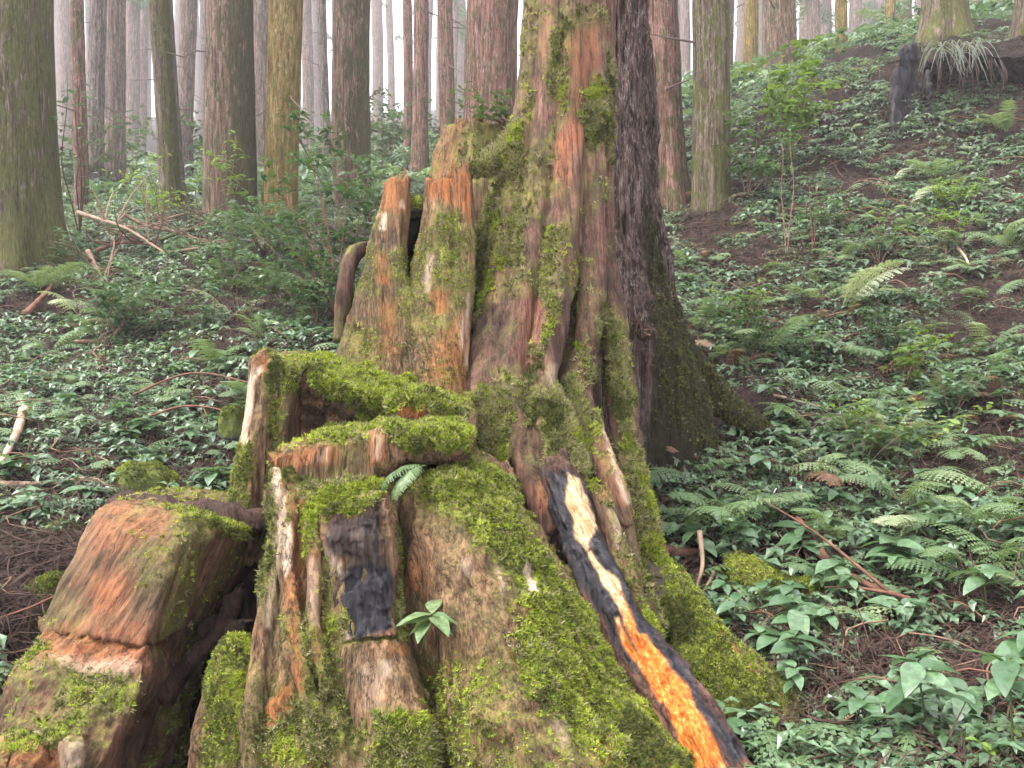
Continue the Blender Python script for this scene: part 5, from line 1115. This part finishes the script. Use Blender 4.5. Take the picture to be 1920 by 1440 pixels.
# ---- shrubs: several thin stems with many leaves
def shrub(name, base, tips, label, cat, mat, leaf_L, leaves, seed, spread=0.25, group=None, stem='twig', r0=0.012, wid=0.42):
    """tips: points (world) the stems reach; leaves gather round the outer half of each stem"""
    rg = np.random.default_rng(seed); base = np.asarray(base, float)
    t = thing(name, base, label, cat, group)
    LV, LF = [], []
    for tp in tips:
        tp = np.asarray(tp, float) - base
        mid = tp * 0.5 + rg.normal(0, 0.025 * np.linalg.norm(tp), 3)
        pts = np.array([(0, 0, -0.05), mid * 0.5, mid, tp * 0.8 + rg.normal(0, 0.02, 3), tp])
        obj('stem', tube_mesh('stem', pts, np.linspace(r0, r0 * 0.2, 5), M[stem], 5, 18), None, t)
        C = catmull(pts, 60)
        tw = 9
        for k in range(tw):      # side twigs carry the leaves
            st = C[int(rg.uniform(22, 60))]; d = rg.normal(0, 1, 3); d[2] = abs(d[2]) * 0.35; d /= np.linalg.norm(d); Lt = spread * rg.uniform(0.5, 1.2)
            for j in range(max(1, leaves // tw)):
                p = st + d * Lt * rg.uniform(0.1, 1); az = rg.uniform(0, 6.28); el = rg.uniform(-0.5, 0.35)
                ax = np.array((math.cos(az) * math.cos(el), math.sin(az) * math.cos(el), math.sin(el))); sd = np.array((-math.sin(az), math.cos(az), rg.normal(0, 0.3))); L = leaf_L * rg.uniform(0.7, 1.25); w = L * wid * 0.5
                up = np.cross(ax, sd); n0 = len(LV)
                LV += [p, p + ax * L * .35 - sd * w + up * w * .3, p + ax * L * .35, p + ax * L * .35 + sd * w + up * w * .3, p + ax * L * .72 - sd * w * .8 + up * w * .1, p + ax * L * .72 - up * w * .15, p + ax * L * .72 + sd * w * .8 + up * w * .1, p + ax * L - up * w * .5]
                LF += [(n0, n0 + 2, n0 + 1), (n0, n0 + 3, n0 + 2), (n0 + 1, n0 + 2, n0 + 5, n0 + 4), (n0 + 2, n0 + 3, n0 + 6, n0 + 5), (n0 + 4, n0 + 5, n0 + 7), (n0 + 5, n0 + 6, n0 + 7)]
    o = obj('foliage', mk_mesh('foliage', LV, LF), M[mat], t); o['kind'] = 'stuff'
    return t
def tipsW(lst): return [W(*a) for a in lst]
shrub('glossy_shrub', gp(640, 600), tipsW([(570, 215, 8.2), (600, 285, 8.4), (650, 330, 8.0), (690, 335, 8.4), (540, 380, 8.2), (480, 400, 8.4), (445, 405, 8.6), (600, 440, 7.8), (660, 420, 8.2), (560, 470, 7.8), (520, 330, 8.5), (620, 250, 8.4)]), 'tall dark glossy leaved shrub left of the split plank wall', 'shrub', 'glossy', 0.095, 110, 1, 0.38, stem='redtwig')
shrub('shrub', gp(500, 480), tipsW([(440, 400, 9.6), (480, 380, 9.8), (520, 395, 9.6), (560, 410, 9.4), (460, 430, 9.2), (540, 440, 9.0)]), 'bluish small leaved bush right of the brush pile', 'shrub', 'herb', 0.085, 110, 41, 0.34, stem='redtwig')
shrub('shrub', gp(690, 420), tipsW([(640, 300, 10.5), (680, 290, 10.6), (700, 320, 10.4), (720, 350, 10.2), (660, 350, 10.2)]), 'green bush directly behind the split plank wall', 'shrub', 'herb', 0.10, 110, 42, 0.36, stem='redtwig')
shrub('shrub', gp(1480, 300), tipsW([(1440, 90, 11.5), (1500, 70, 11.6), (1545, 110, 11.4), (1470, 140, 11.2), (1520, 160, 11.2), (1430, 170, 11.2), (1560, 150, 11.3), (1490, 200, 11.0)]), 'bright green shrub below the dark brown crest trunk', 'shrub', 'herb_yellow', 0.13, 90, 2, 0.36)
shrub('withered_sprig', W(1196, 585, 5.55), tipsW([(1205, 640, 5.45), (1222, 690, 5.42), (1212, 670, 5.44)]), 'withered pale leaves hanging on the dark trunk', 'sprig', 'fern_dry', 0.055, 24, 44, 0.07, r0=0.004)
shrub('shrub', gp(1400, 370), tipsW([(1390, 220, 11.0), (1420, 250, 10.8), (1380, 280, 10.8), (1430, 310, 10.6), (1500, 260, 10.8)]), 'dark green shrub in front of the mossy speckled trunk', 'shrub', 'glossy', 0.11, 90, 3, 0.32)
shrub('sapling', gp(1475, 480), tipsW([(1462, 250, 9.5), (1480, 240, 9.6)]), 'thin bare stemmed sapling on the right slope, left one', 'sapling', 'herb', 0.08, 22, 4, 0.3, stem='twig', r0=0.009)
shrub('sapling', gp(1525, 480), tipsW([(1516, 300, 9.5), (1530, 330, 9.5)]), 'shorter thin sapling right beside the bare stemmed one', 'sapling', 'herb', 0.08, 22, 5, 0.3, stem='redtwig', r0=0.009)
shrub('shrub', gp(300, 420), tipsW([(275, 300, 12.5), (240, 320, 12.6), (255, 345, 12.4), (290, 340, 12.2), (330, 345, 12.0), (370, 350, 12.2)]), 'small bush in front of the slim mossy trunk', 'shrub', 'herb_yellow', 0.11, 30, 6, 0.34)
shrub('shrub', gp(430, 410), tipsW([(400, 265, 12.2), (440, 255, 12.2), (425, 290, 12.0), (455, 300, 12.2)]), 'small bright leaved bush before the thick brown trunk', 'shrub', 'herb_yellow', 0.12, 32, 7, 0.28)
shrub('shrub', gp(150, 450), tipsW([(125, 120, 9.9), (150, 150, 10.0), (175, 195, 10.0), (140, 190, 9.8)]), 'slender sapling with sparse leaves right of the massive mossy trunk', 'sapling', 'herb', 0.10, 26, 8, 0.22, stem='redtwig')
shrub('glossy_shrub', W(960, 235, 5.45), tipsW([(865, 200, 5.3), (890, 185, 5.3), (920, 175, 5.35), (950, 165, 5.4), (900, 215, 5.25), (940, 205, 5.3), (860, 170, 5.4)]), 'dark glossy sprigs growing on the high back of the stump', 'shrub', 'glossy', 0.06, 26, 9, 0.10, stem='redtwig', r0=0.005)
for q in range(16):
    p = rnd_spot(1300, 1920, 330, 1000); hgt = 0.3 + 0.25 * rg.random()
    shrub('low_shrub', p, [p + (rg.normal(0, 0.22), rg.normal(0, 0.15), hgt * rg.uniform(0.6, 1.2)) for _ in range(5)], place_label('low leafy shrub', p, LM_R, 'low leafy shrub on the right slope'), 'shrub', ('herb', 'glossy', 'herb_yellow')[q % 3], 0.07, 45, 900 + q, 0.16, 'low shrubs on the right slope', r0=0.006)
for q in range(14):
    p = rnd_spot(60, 640, 490, 660); hgt = 0.4 + 0.4 * rg.random()
    shrub('low_shrub', p, [p + (rg.normal(0, 0.3), rg.normal(0, 0.2), hgt * rg.uniform(0.6, 1.2)) for _ in range(5)], place_label('low leafy shrub', p, LM_L, 'low leafy shrub on the left slope'), 'shrub', ('herb', 'herb', 'glossy')[q % 3], 0.075, 55, 930 + q, 0.2, 'low shrubs on the left slope', r0=0.006)
HB = [(720, 250, 30), (745, 240, 32), (735, 275, 28), (770, 265, 30), (700, 270, 28), (805, 270, 28)]
for q, (a, b, Y) in enumerate([(735, 300, 27), (700, 330, 22), (840, 290, 24), (560, 330, 26), (240, 360, 22), (120, 380, 20), (400, 350, 24)]):
    p0 = np.array(((a - CX) / FPX * Y, Y, 0)); p0[2] = gz(p0[0], Y)
    tips = [p0 + (rg.normal(0, 0.9), rg.normal(0, 0.6), rg.uniform(0.8, 2.2)) for _ in range(8)]
    shrub('far_shrub', p0, tips, ['hazy green bush behind the split plank wall', 'hazy bush at the foot of the reddish brown trunk', 'hazy bush left of the broad red flaky trunk', 'hazy bush behind the ochre trunk', 'hazy bush behind the left group of slim trunks', 'hazy bush right behind the massive mossy trunk', 'hazy bush behind the thick brown trunk'][q], 'shrub', 'hazebush', 0.20, 60, 20 + q, 0.7, r0=0.02)

# ------------------------------------------------------------------ fallen branches, log, stones
def branch(lst, r, mat, label, name='fallen_branch', cat='branch', group=None, lift=0.03, twigs=0, seed=0, seg=7):
    """lst rows: px,py (on the slope) or px,py,Y"""
    P = []
    for a in lst:
        if len(a) == 2:
            p = ground_hit(*a); p[2] += lift
        else: p = W(*a)
        P.append(p)
    P = np.array(P); b = P[0].copy()
    rr = np.linspace(r, r * 0.45, len(P))
    if not twigs:
        o = obj(name, tube_mesh(name, P - b, rr, M[mat], seg, len(P) * 7, seed, 0.12)); o.location = tuple(b)
        return tag(o, label, cat, group)
    t = thing(name, b, label, cat, group)
    obj('limb', tube_mesh('limb', P - b, rr, M[mat], seg, len(P) * 7, seed, 0.12), None, t)
    g = np.random.default_rng(seed + 5); C = catmull(P - b, 30)
    for q in range(twigs):
        s0 = C[g.integers(6, 28)]; d = g.normal(0, 1, 3); d[2] = abs(d[2]); d /= np.linalg.norm(d); L = min(0.9, r * g.uniform(10, 34))
        obj('twig', tube_mesh('twig', [s0, s0 + d * L * 0.5 + g.normal(0, L * 0.08, 3), s0 + d * L], [r * 0.4, r * 0.3, r * 0.12], M[mat], 5, 8), None, t)
    return t
branch([(145, 398, 10.2), (190, 412, 10.1), (240, 430, 10.0), (310, 475, 9.9)], 0.030, 'paletwig', 'pale bare branch on top of the brush pile', twigs=10, seed=1)
branch([(232, 402, 10.8), (280, 425, 10.6), (350, 440, 10.5), (400, 462, 10.4)], 0.024, 'twig', 'crooked brown branch in the middle of the brush pile', twigs=10, seed=2)
branch([(300, 450, 10.4), (350, 432, 10.6), (410, 424, 10.8), (440, 430, 10.9)], 0.030, 'stem', 'mossy green branch arching over the brush pile', twigs=7, seed=3)
branch([(280, 425, 11.2), (330, 405, 11.4), (380, 400, 11.5), (420, 408, 11.5)], 0.021, 'twig', 'thin branch at the back of the brush pile', twigs=9, seed=4)
branch([(180, 470, 10), (230, 455, 10.2), (300, 460, 10.2)], 0.027, 'redtwig', 'dark branch at the bottom of the brush pile', twigs=9, seed=5)
branch([(340, 470, 10), (400, 465, 10.1), (480, 485, 10)], 0.021, 'twig', 'brown branch at the right end of the brush pile', twigs=9, seed=6)
branch([(165, 470, 9.6), (185, 510, 9.4), (200, 545, 9.2)], 0.030, 'twig', 'grey root hanging beside the massive mossy trunk', name='hanging_root', cat='root', twigs=9, seed=7)
branch([(0, 930), (70, 926), (160, 914)], 0.025, 'paletwig', 'long pale stick lying at the left edge', lift=0.05)
branch([(45, 795), (30, 845), (0, 905)], 0.035, 'paletwig', 'thick pale broken branch leaning at the left edge', lift=0.1)
branch([(45, 610), (75, 580), (105, 545)], 0.035, 'redtwig', 'brown branch leaning below the large fern', lift=0.1)
branch([(125, 630), (180, 618), (230, 620)], 0.05, 'stem', 'mossy curved log on the left slope', name='fallen_log', cat='log', lift=0.08)
branch([(140, 655), (200, 650), (235, 620)], 0.025, 'twig', 'brown stick under the mossy curved log', lift=0.06)
branch([(250, 740, 6.0), (330, 706, 5.9), (390, 700, 5.8), (470, 718, 5.6)], 0.010, 'redtwig', 'thin arching twig touching the pale edged slab, upper one', name='twig', cat='twig')
branch([(280, 780, 5.7), (340, 762, 5.6), (400, 765, 5.5), (450, 785, 5.3)], 0.009, 'redtwig', 'thin arching twig touching the slab, lower one', name='twig', cat='twig')
branch([(1495, 1005), (1530, 1055), (1570, 1100), (1640, 1140), (1705, 1165)], 0.026, 'redtwig', 'long red brown branch on the right slope', lift=0.1, twigs=2, seed=8)
branch([(1480, 1025), (1520, 1065), (1550, 1090)], 0.014, 'redtwig', 'thin branch crossing the long red brown one', lift=0.1)
branch([(1312, 995, 4.6), (1317, 1060, 4.5), (1300, 1115, 4.4)], 0.016, 'paletwig', 'pale stick standing upright beside the living tree root')
branch([(1345, 1065, 4.6), (1320, 1110, 4.4)], 0.018, 'paletwig', 'short pale stick leaning by the upright one')
branch([(1510, 1258, 3.9), (1565, 1252, 3.8), (1600, 1300, 3.6), (1620, 1340, 3.5), (1642, 1370, 3.45)], 0.017, 'redtwig', 'forked brown twig left of the largest broad leaves', twigs=2, seed=9)
branch([(1560, 1262, 3.8), (1640, 1310, 3.6), (1710, 1355, 3.4), (1780, 1445, 3.2)], 0.014, 'twig', 'long brown twig running to the bottom right', lift=0.1)
branch([(1455, 1445, 3.0), (1490, 1405, 3.05), (1520, 1375, 3.1), (1540, 1365, 3.15)], 0.013, 'twig', 'grey twisted twig at the toe of the mossy root')
branch([(1640, 1080, 4.4), (1660, 1130, 4.3), (1680, 1195, 4.2)], 0.007, 'paletwig', 'thin pale stalk right of the long red branch', name='dry_stalk', cat='stalk')
branch([(1240, 1045), (1290, 1048), (1350, 1040)], 0.04, 'redtwig', 'dark dead log behind the pale upright stick', name='fallen_log', cat='log', lift=0.03)
branch([(1795, 480), (1810, 500), (1820, 522)], 0.02, 'paletwig', 'short pale stick below the bank at right', lift=0.08)
branch([(1450, 760), (1500, 775), (1560, 788)], 0.012, 'paletwig', 'thin curved pale twig on the right slope', name='twig', cat='twig', lift=0.08)
for q, (a, b, l) in enumerate([((-10, 1170, 3.7), (80, 1158, 3.9), 'topmost grey weathered stick left of the red block'), ((-10, 1190, 3.6), (75, 1185, 3.8), 'middle grey weathered stick left of the red block'), ((-10, 1212, 3.5), (65, 1215, 3.7), 'lowest grey weathered stick left of the red block')]):
    branch([a, ((a[0] + b[0]) / 2, (a[1] + b[1]) / 2 + 5, (a[2] + b[2]) / 2), b], 0.03, 'twig', l, seed=q)
s = Solid(); L0 = ground_hit(1380, 1075)
s.tube([(1375, 1050, 4.55, .05), (1400, 1075, 4.45, .08), (1460, 1108, 4.35, .09), (1520, 1130, 4.25, .085), (1565, 1150, 4.2, .05)])
log = thing('mossy_log', L0, 'moss covered fallen log right of the living tree roots', 'log')
finish('log', s, log, L0, M['wood'], (1, 0, -0.4), {'moss': [(BOX(1350, 1030, 1580, 1180), 0.95, 20)]}, seed=60, voxel=0.016, cover=(1500, (1, 0.7, 0), 1.0))
s = Solid(); L1 = ground_hit(1500, 1290)
s.tube([(1420, 1260, 4.0, .06), (1490, 1280, 3.9, .09), (1600, 1275, 3.8, .10), (1680, 1270, 3.75, .07)])
log = thing('mossy_log', L1, 'low mossy log behind the forked brown twig', 'log')
finish('log', s, log, L1, M['wood'], (1, 0, 0), {'moss': [(BOX(1400, 1230, 1700, 1330), 0.95, 20)]}, seed=61, voxel=0.016, cover=(1500, (0.6, 1, 0), 1.0))

def stone(px, py, Y, w, h, label, seed, mossy=1500):
    """w, h in picture units at distance Y"""
    import bmesh
    bm = bmesh.new(); bmesh.ops.create_icosphere(bm, subdivisions=4, radius=1)
    me = bpy.data.meshes.new('stone'); bm.to_mesh(me); bm.free()
    P = coords(me); P *= (1 + 0.26 * fbm(P * 1.3, 3, seed))[:, None]; P = np.sign(P) * np.abs(P) ** 0.85
    P = P * (w / 2 / FPX * Y, w / 2.4 / FPX * Y, h / 2 / FPX * Y); P *= (1 + 0.03 * fbm(P * 20, 2, seed))[:, None]
    set_coords(me, P); me.polygons.foreach_set('use_smooth', np.ones(len(me.polygons), bool))
    p = W(px, py, Y); p[2] -= 0.22 * h / FPX * Y; t = thing('mossy_stone', p, label, 'stone')
    o = obj('stone', me, M['rock'], t)
    if mossy: moss_cover(o, me, sstep(0.0, 0.5, normals(me)[:, 2]), mossy, (0.25, 1, 0), 0.9, seed=seed)
    return t
stone(272, 890, 4.95, 110, 90, 'rounded mossy stone among herbs left of the slab', 1, 900)
stone(95, 1105, 3.8, 90, 90, 'mossy stone beside the red block at the left', 2, 1200)
stone(120, 985, 4.4, 60, 40, 'grey stone above the mossy stone at the left', 3, 100)
stone(1690, 1405, 3.1, 150, 110, 'dark mossy boulder at the bottom right', 4, 1300)
stone(1590, 1375, 3.3, 70, 60, 'small dark stone left of the mossy boulder', 5, 300)
stone(440, 780, 5.2, 60, 70, 'mossy stone half hidden behind the slab', 6, 500)

# ------------------------------------------------------------------ earth bank and hollow stump at upper right
EB = ground_hit(1800, 210)
bank = thing('earth_bank', EB, 'dark earth bank with an overhanging rooty lip at upper right', 'bank')
s = Solid()
s.patch([[(1740, 95, 13.6), (1790, 66, 13.4), (1840, 74, 13.3), (1890, 76, 13.2), (1960, 56, 13.2)],
         [(1742, 118, 12.3), (1790, 92, 12.0), (1840, 100, 11.9), (1890, 106, 11.9), (1960, 95, 11.9)],
         [(1748, 136, 12.5), (1792, 118, 12.2), (1840, 126, 12.1), (1888, 136, 12.1), (1960, 140, 12.1)],
         [(1750, 160, 12.7), (1792, 150, 12.8), (1840, 152, 12.75), (1885, 160, 12.5), (1960, 170, 12.2)],
         [(1750, 205, 12.3), (1792, 205, 12.4), (1840, 205, 12.35), (1885, 210, 12.1), (1960, 210, 11.9)],
         [(1740, 270, 11.6), (1790, 265, 11.7), (1840, 265, 11.7), (1885, 265, 11.6), (1960, 270, 11.4)]], 0.8)
me = s.fuse('earth', 0.035, 2); P = coords(me); N = normals(me); set_coords(me, P + N * (0.09 * fbm(P * 3, 4, 4))[:, None]); localise(me, EB)
obj('earth', me, M['ground'], bank)
g = np.random.default_rng(9)
for q in range(26):
    a = W(g.uniform(1745, 1890), g.uniform(100, 122), 12.0); L = g.uniform(0.25, 0.7)
    obj('root_strand', tube_mesh('root_strand', [a - EB, a - EB + (g.normal(0, .05), -0.08, -L * 0.5), a - EB + (g.normal(0, .1), -0.02, -L)], [0.012, 0.007, 0.003], M['litter'], 5, 9), None, bank)
HS = ground_hit(1715, 240)
hs = thing('hollow_stump', HS, 'jagged black hollow stump on the upper right slope', 'stump')
s = Solid()
s.patch([[(1682, 128, 12.15), (1693, 80, 12.4), (1706, 92, 12.55), (1716, 74, 12.6), (1728, 96, 12.5), (1740, 118, 12.3), (1752, 160, 12.05)],
         [(1680, 165, 12.1), (1692, 150, 12.4), (1706, 150, 12.6), (1716, 150, 12.62), (1728, 155, 12.55), (1740, 165, 12.3), (1750, 185, 12.0)],
         [(1676, 245, 11.95), (1690, 245, 12.2), (1706, 240, 12.3), (1716, 240, 12.3), (1728, 235, 12.2), (1740, 235, 12.0), (1748, 235, 11.85)],
         [(1672, 300, 11.8), (1690, 300, 12.0), (1706, 300, 12.1), (1716, 300, 12.1), (1728, 300, 12.0), (1740, 300, 11.9), (1748, 300, 11.7)]], 0.1)
finish('shell', s, hs, HS, M['deadwood'], (0.05, 0, 1), {'char': [(BOX(1660, 40, 1770, 300), 0.9, 10)]}, seed=70, voxel=0.022, smooth=1, amp=(0.03, 0.02, 0.03), ridge=8, splinter=0.15, topn=0.3, moss_noise=0.1, top_moss=0.1)
g = np.random.default_rng(19)
SP = W(1795, 88, 11.95)
gt = thing('strap_leaf_tuft', SP, 'pale tuft of strap leaves hanging over the earth bank lip', 'grass')
for q in range(46):
    b0 = np.array((g.uniform(-0.35, 0.42), g.uniform(-0.1, 0.1), g.uniform(-0.1, 0.05))); az = g.uniform(0, 6.28); L = g.uniform(0.4, 0.8); V, F = [], []
    for k in range(7):
        t_ = k / 6; p = b0 + np.array((math.cos(az) * L * 0.5 * t_, -abs(math.sin(az)) * L * 0.4 * t_, L * (0.55 * t_ - 1.15 * t_ * t_))); w = 0.016 * (1 - t_ * 0.85)
        V += [p - (w, 0, 0), p + (w, 0, 0)]
    F = [(2 * k, 2 * k + 1, 2 * k + 3, 2 * k + 2) for k in range(6)]
    obj('blade', mk_mesh('blade', V, F), M['strap'], gt)

# ------------------------------------------------------------------ ground cover and litter
def cluster(name, n, rad, L, mat, seed, wd=0.5, hgt=0.05):
    rg = np.random.default_rng(seed); V, F = [], []
    for q in range(n):
        az = rg.uniform(0, 6.28); r_ = rad * math.sqrt(rg.uniform(0, 1)); p = np.array((r_ * math.cos(az), r_ * math.sin(az), hgt * rg.uniform(0.3, 1.3)))
        for j in range(rg.integers(2, 5)):
            a2 = rg.uniform(0, 6.28); el = rg.uniform(-0.45, 0.35); l = L * rg.uniform(0.55, 1.25); w = l * wd * 0.5
            ax = np.array((math.cos(a2) * math.cos(el), math.sin(a2) * math.cos(el), math.sin(el))); sd = np.array((-math.sin(a2), math.cos(a2), rg.normal(0, 0.25))); up = np.array((0, 0, 1.0)); n0 = len(V)
            V += [p, p + ax * l * .45 - sd * w + up * w * .3, p + ax * l * .5, p + ax * l * .45 + sd * w + up * w * .3, p + ax * l - up * l * .2]
            F += [(n0, n0 + 2, n0 + 1), (n0, n0 + 3, n0 + 2), (n0 + 1, n0 + 2, n0 + 4), (n0 + 2, n0 + 3, n0 + 4)]
    me = mk_mesh(name, V, F, smooth=False); me.materials.append(mat); return me
def litter_piece(seed, n=24, green=False):
    rg = np.random.default_rng(seed); V, F = [], []
    for q in range(n):
        a = rg.uniform(0, 6.28); L = rg.uniform(0.04, 0.2); p = np.array((rg.normal(0, .08), rg.normal(0, .08), rg.uniform(0.0, 0.03))); d = np.array((math.cos(a), math.sin(a), rg.normal(0, 0.2))); sd = np.array((-math.sin(a), math.cos(a), 0)); w = rg.uniform(0.0008, 0.0026); n0 = len(V)
        e = p + d * L; m_ = p + d * L * .5 + np.array((0, 0, rg.normal(0.008, 0.01)))
        V += [p - sd * w, p + sd * w, m_ + sd * w + (0, 0, w), m_ - sd * w + (0, 0, w), e + sd * w * .5, e - sd * w * .5]
        F += [(n0, n0 + 1, n0 + 2, n0 + 3), (n0 + 3, n0 + 2, n0 + 4, n0 + 5)]
    me = mk_mesh('litter_piece', V, F, smooth=False); me.materials.append(M['litter']); return me
def area_points(n, px0, px1, Y0, Y1, rng):
    Y = np.sqrt(rng.uniform(Y0 ** 2, Y1 ** 2, n)); px = rng.uniform(px0, px1, n); x = (px - CX) / FPX * Y
    return x, Y
COVER = [cluster('herb_patch', 9, 0.10, 0.050, M['herb'], q, 0.55, 0.05) for q in range(4)] + [cluster('herb_patch', 8, 0.12, 0.075, M['herb'], 10 + q, 0.5, 0.09) for q in range(3)] + [cluster('young_patch', 8, 0.10, 0.05, M['herb_yellow'], 20 + q, 0.5, 0.06) for q in range(2)] \
    + [frond_mesh('small_frond', 0.30, 0.13, M['fern'], 0.5, 0.6, 9, 50 + q, 3) for q in range(2)] + [cluster('dark_patch', 10, 0.12, 0.045, M['glossy'], 30 + q, 0.5, 0.05) for q in range(2)]
FOOT = [(-1.75, 2.4), (-1.75, 3.2), (-1.5, 3.6), (-1.3, 4.3), (-1.0, 5.0), (0.2, 5.6), (0.85, 5.2), (0.85, 4.2), (0.95, 3.4), (0.8, 2.4)]
def in_footprint(x, y): return in_poly(x, y, FOOT, 0.05) > 0.5
def lay(name, protos, x, y, probs, smin, smax, seed, label, cat, zoff=0.0, up=0.8):
    keep = ~in_footprint(x, y); x, y = x[keep], y[keep]
    rng = np.random.default_rng(seed); z = ground_z(x, y) + zoff; n = ground_normal(x, y)
    E = align_euler(n, rng.uniform(0, 6.28, len(x)), up)
    pid = rng.choice(len(protos), len(x), p=np.array(probs) / sum(probs))
    o = scatter(name, protos, np.stack((x, y, z), 1), E, rng.uniform(smin, smax, len(x)), pid)
    return tag(o, label, cat, kind='stuff')
rng = np.random.default_rng(123)
x, y = area_points(15000, -200, 980, 2.3, 19, rng); k = fbm(np.stack((x, y, x * 0), 1) * 0.8, 3, 4) > -0.62 ; x, y = x[k], y[k]
lay('ground_cover', COVER, x, y, [3, 3, 3, 3, 2, 2, 1.2, 1, 1, 1.2, 1.2, 1, 1], 0.6, 1.25, 1, 'dense low green leafy cover on the left slope', 'ground cover')
x, y = area_points(16500, 980, 2150, 2.3, 17, rng); k = fbm(np.stack((x, y, x * 0), 1) * 1.7, 3, 14) + 0.22 * rng.normal(0, 1, len(x)) > np.where(y < 5.0, -0.6, -0.18); x, y = x[k], y[k]
lay('ground_cover', COVER, x, y, [3, 3, 3, 3, 2, 2, 2, 0.8, 0.8, 2, 2, 1.5, 1.5], 0.4, 1.35, 2, 'patchy low leafy cover on the right slope', 'ground cover')
x, y = area_points(5200, -200, 2150, 17, 48, rng)
lay('ground_cover', COVER, x, y, [1, 1, 1, 1, 2, 2, 2, 1.5, 1.5, 2, 2, 1, 1], 2.2, 5.0, 3, 'hazy low undergrowth between the far trunks', 'ground cover')
def long_twig(seed):
    rg = np.random.default_rng(seed); L = rg.uniform(0.25, 0.6); p = np.array([(0, 0, 0.01), (L * .3, rg.normal(0, .05), rg.uniform(.02, .09)), (L * .65, rg.normal(0, .07), rg.uniform(.02, .1)), (L, rg.normal(0, .1), rg.uniform(0, .08))])
    return tube_mesh('long_twig', p, [0.0045, 0.004, 0.003, 0.0015], M[('redtwig', 'litter', 'twig', 'litter')[seed % 4]], 4, 8)
LIT = [litter_piece(q) for q in range(5)] + [long_twig(q) for q in range(4)]
x, y = area_points(16000, -200, 2150, 2.2, 15, rng)
lay('litter', LIT, x, y, [1] * 5 + [0.22] * 4, 0.5, 1.5, 4, 'brown twigs and needles strewn over the slope', 'litter', 0.015, 0.2)

# ------------------------------------------------------------------ mist between the trees
hv = bpy.data.materials.new('mist'); hv.use_nodes = True; hv.node_tree.nodes.clear()
_o = hv.node_tree.nodes.new('ShaderNodeOutputMaterial'); _v = hv.node_tree.nodes.new('ShaderNodeVolumePrincipled')
_v.inputs['Color'].default_value = (0.97, 0.95, 0.99, 1); _v.inputs['Density'].default_value = 0.0025; _v.inputs['Anisotropy'].default_value = 0.2
hv.node_tree.links.new(_v.outputs[0], _o.inputs['Volume'])
X0, X1, Y0, Y1, Z0, Z1 = -185, 185, -12, 155, float(GZ.min()) - 1.2, max(float(GZ.max()) + 1.0, 64.0)
hz = obj('haze', mk_mesh('haze', [(X0, Y0, Z0), (X1, Y0, Z0), (X1, Y1, Z0), (X0, Y1, Z0), (X0, Y0, Z1), (X1, Y0, Z1), (X1, Y1, Z1), (X0, Y1, Z1)],
         [(0, 3, 2, 1), (4, 5, 6, 7), (0, 1, 5, 4), (1, 2, 6, 5), (2, 3, 7, 6), (3, 0, 4, 7)], smooth=False), hv)
tag(hz, 'pale mist hanging between the trees', 'haze', kind='stuff')
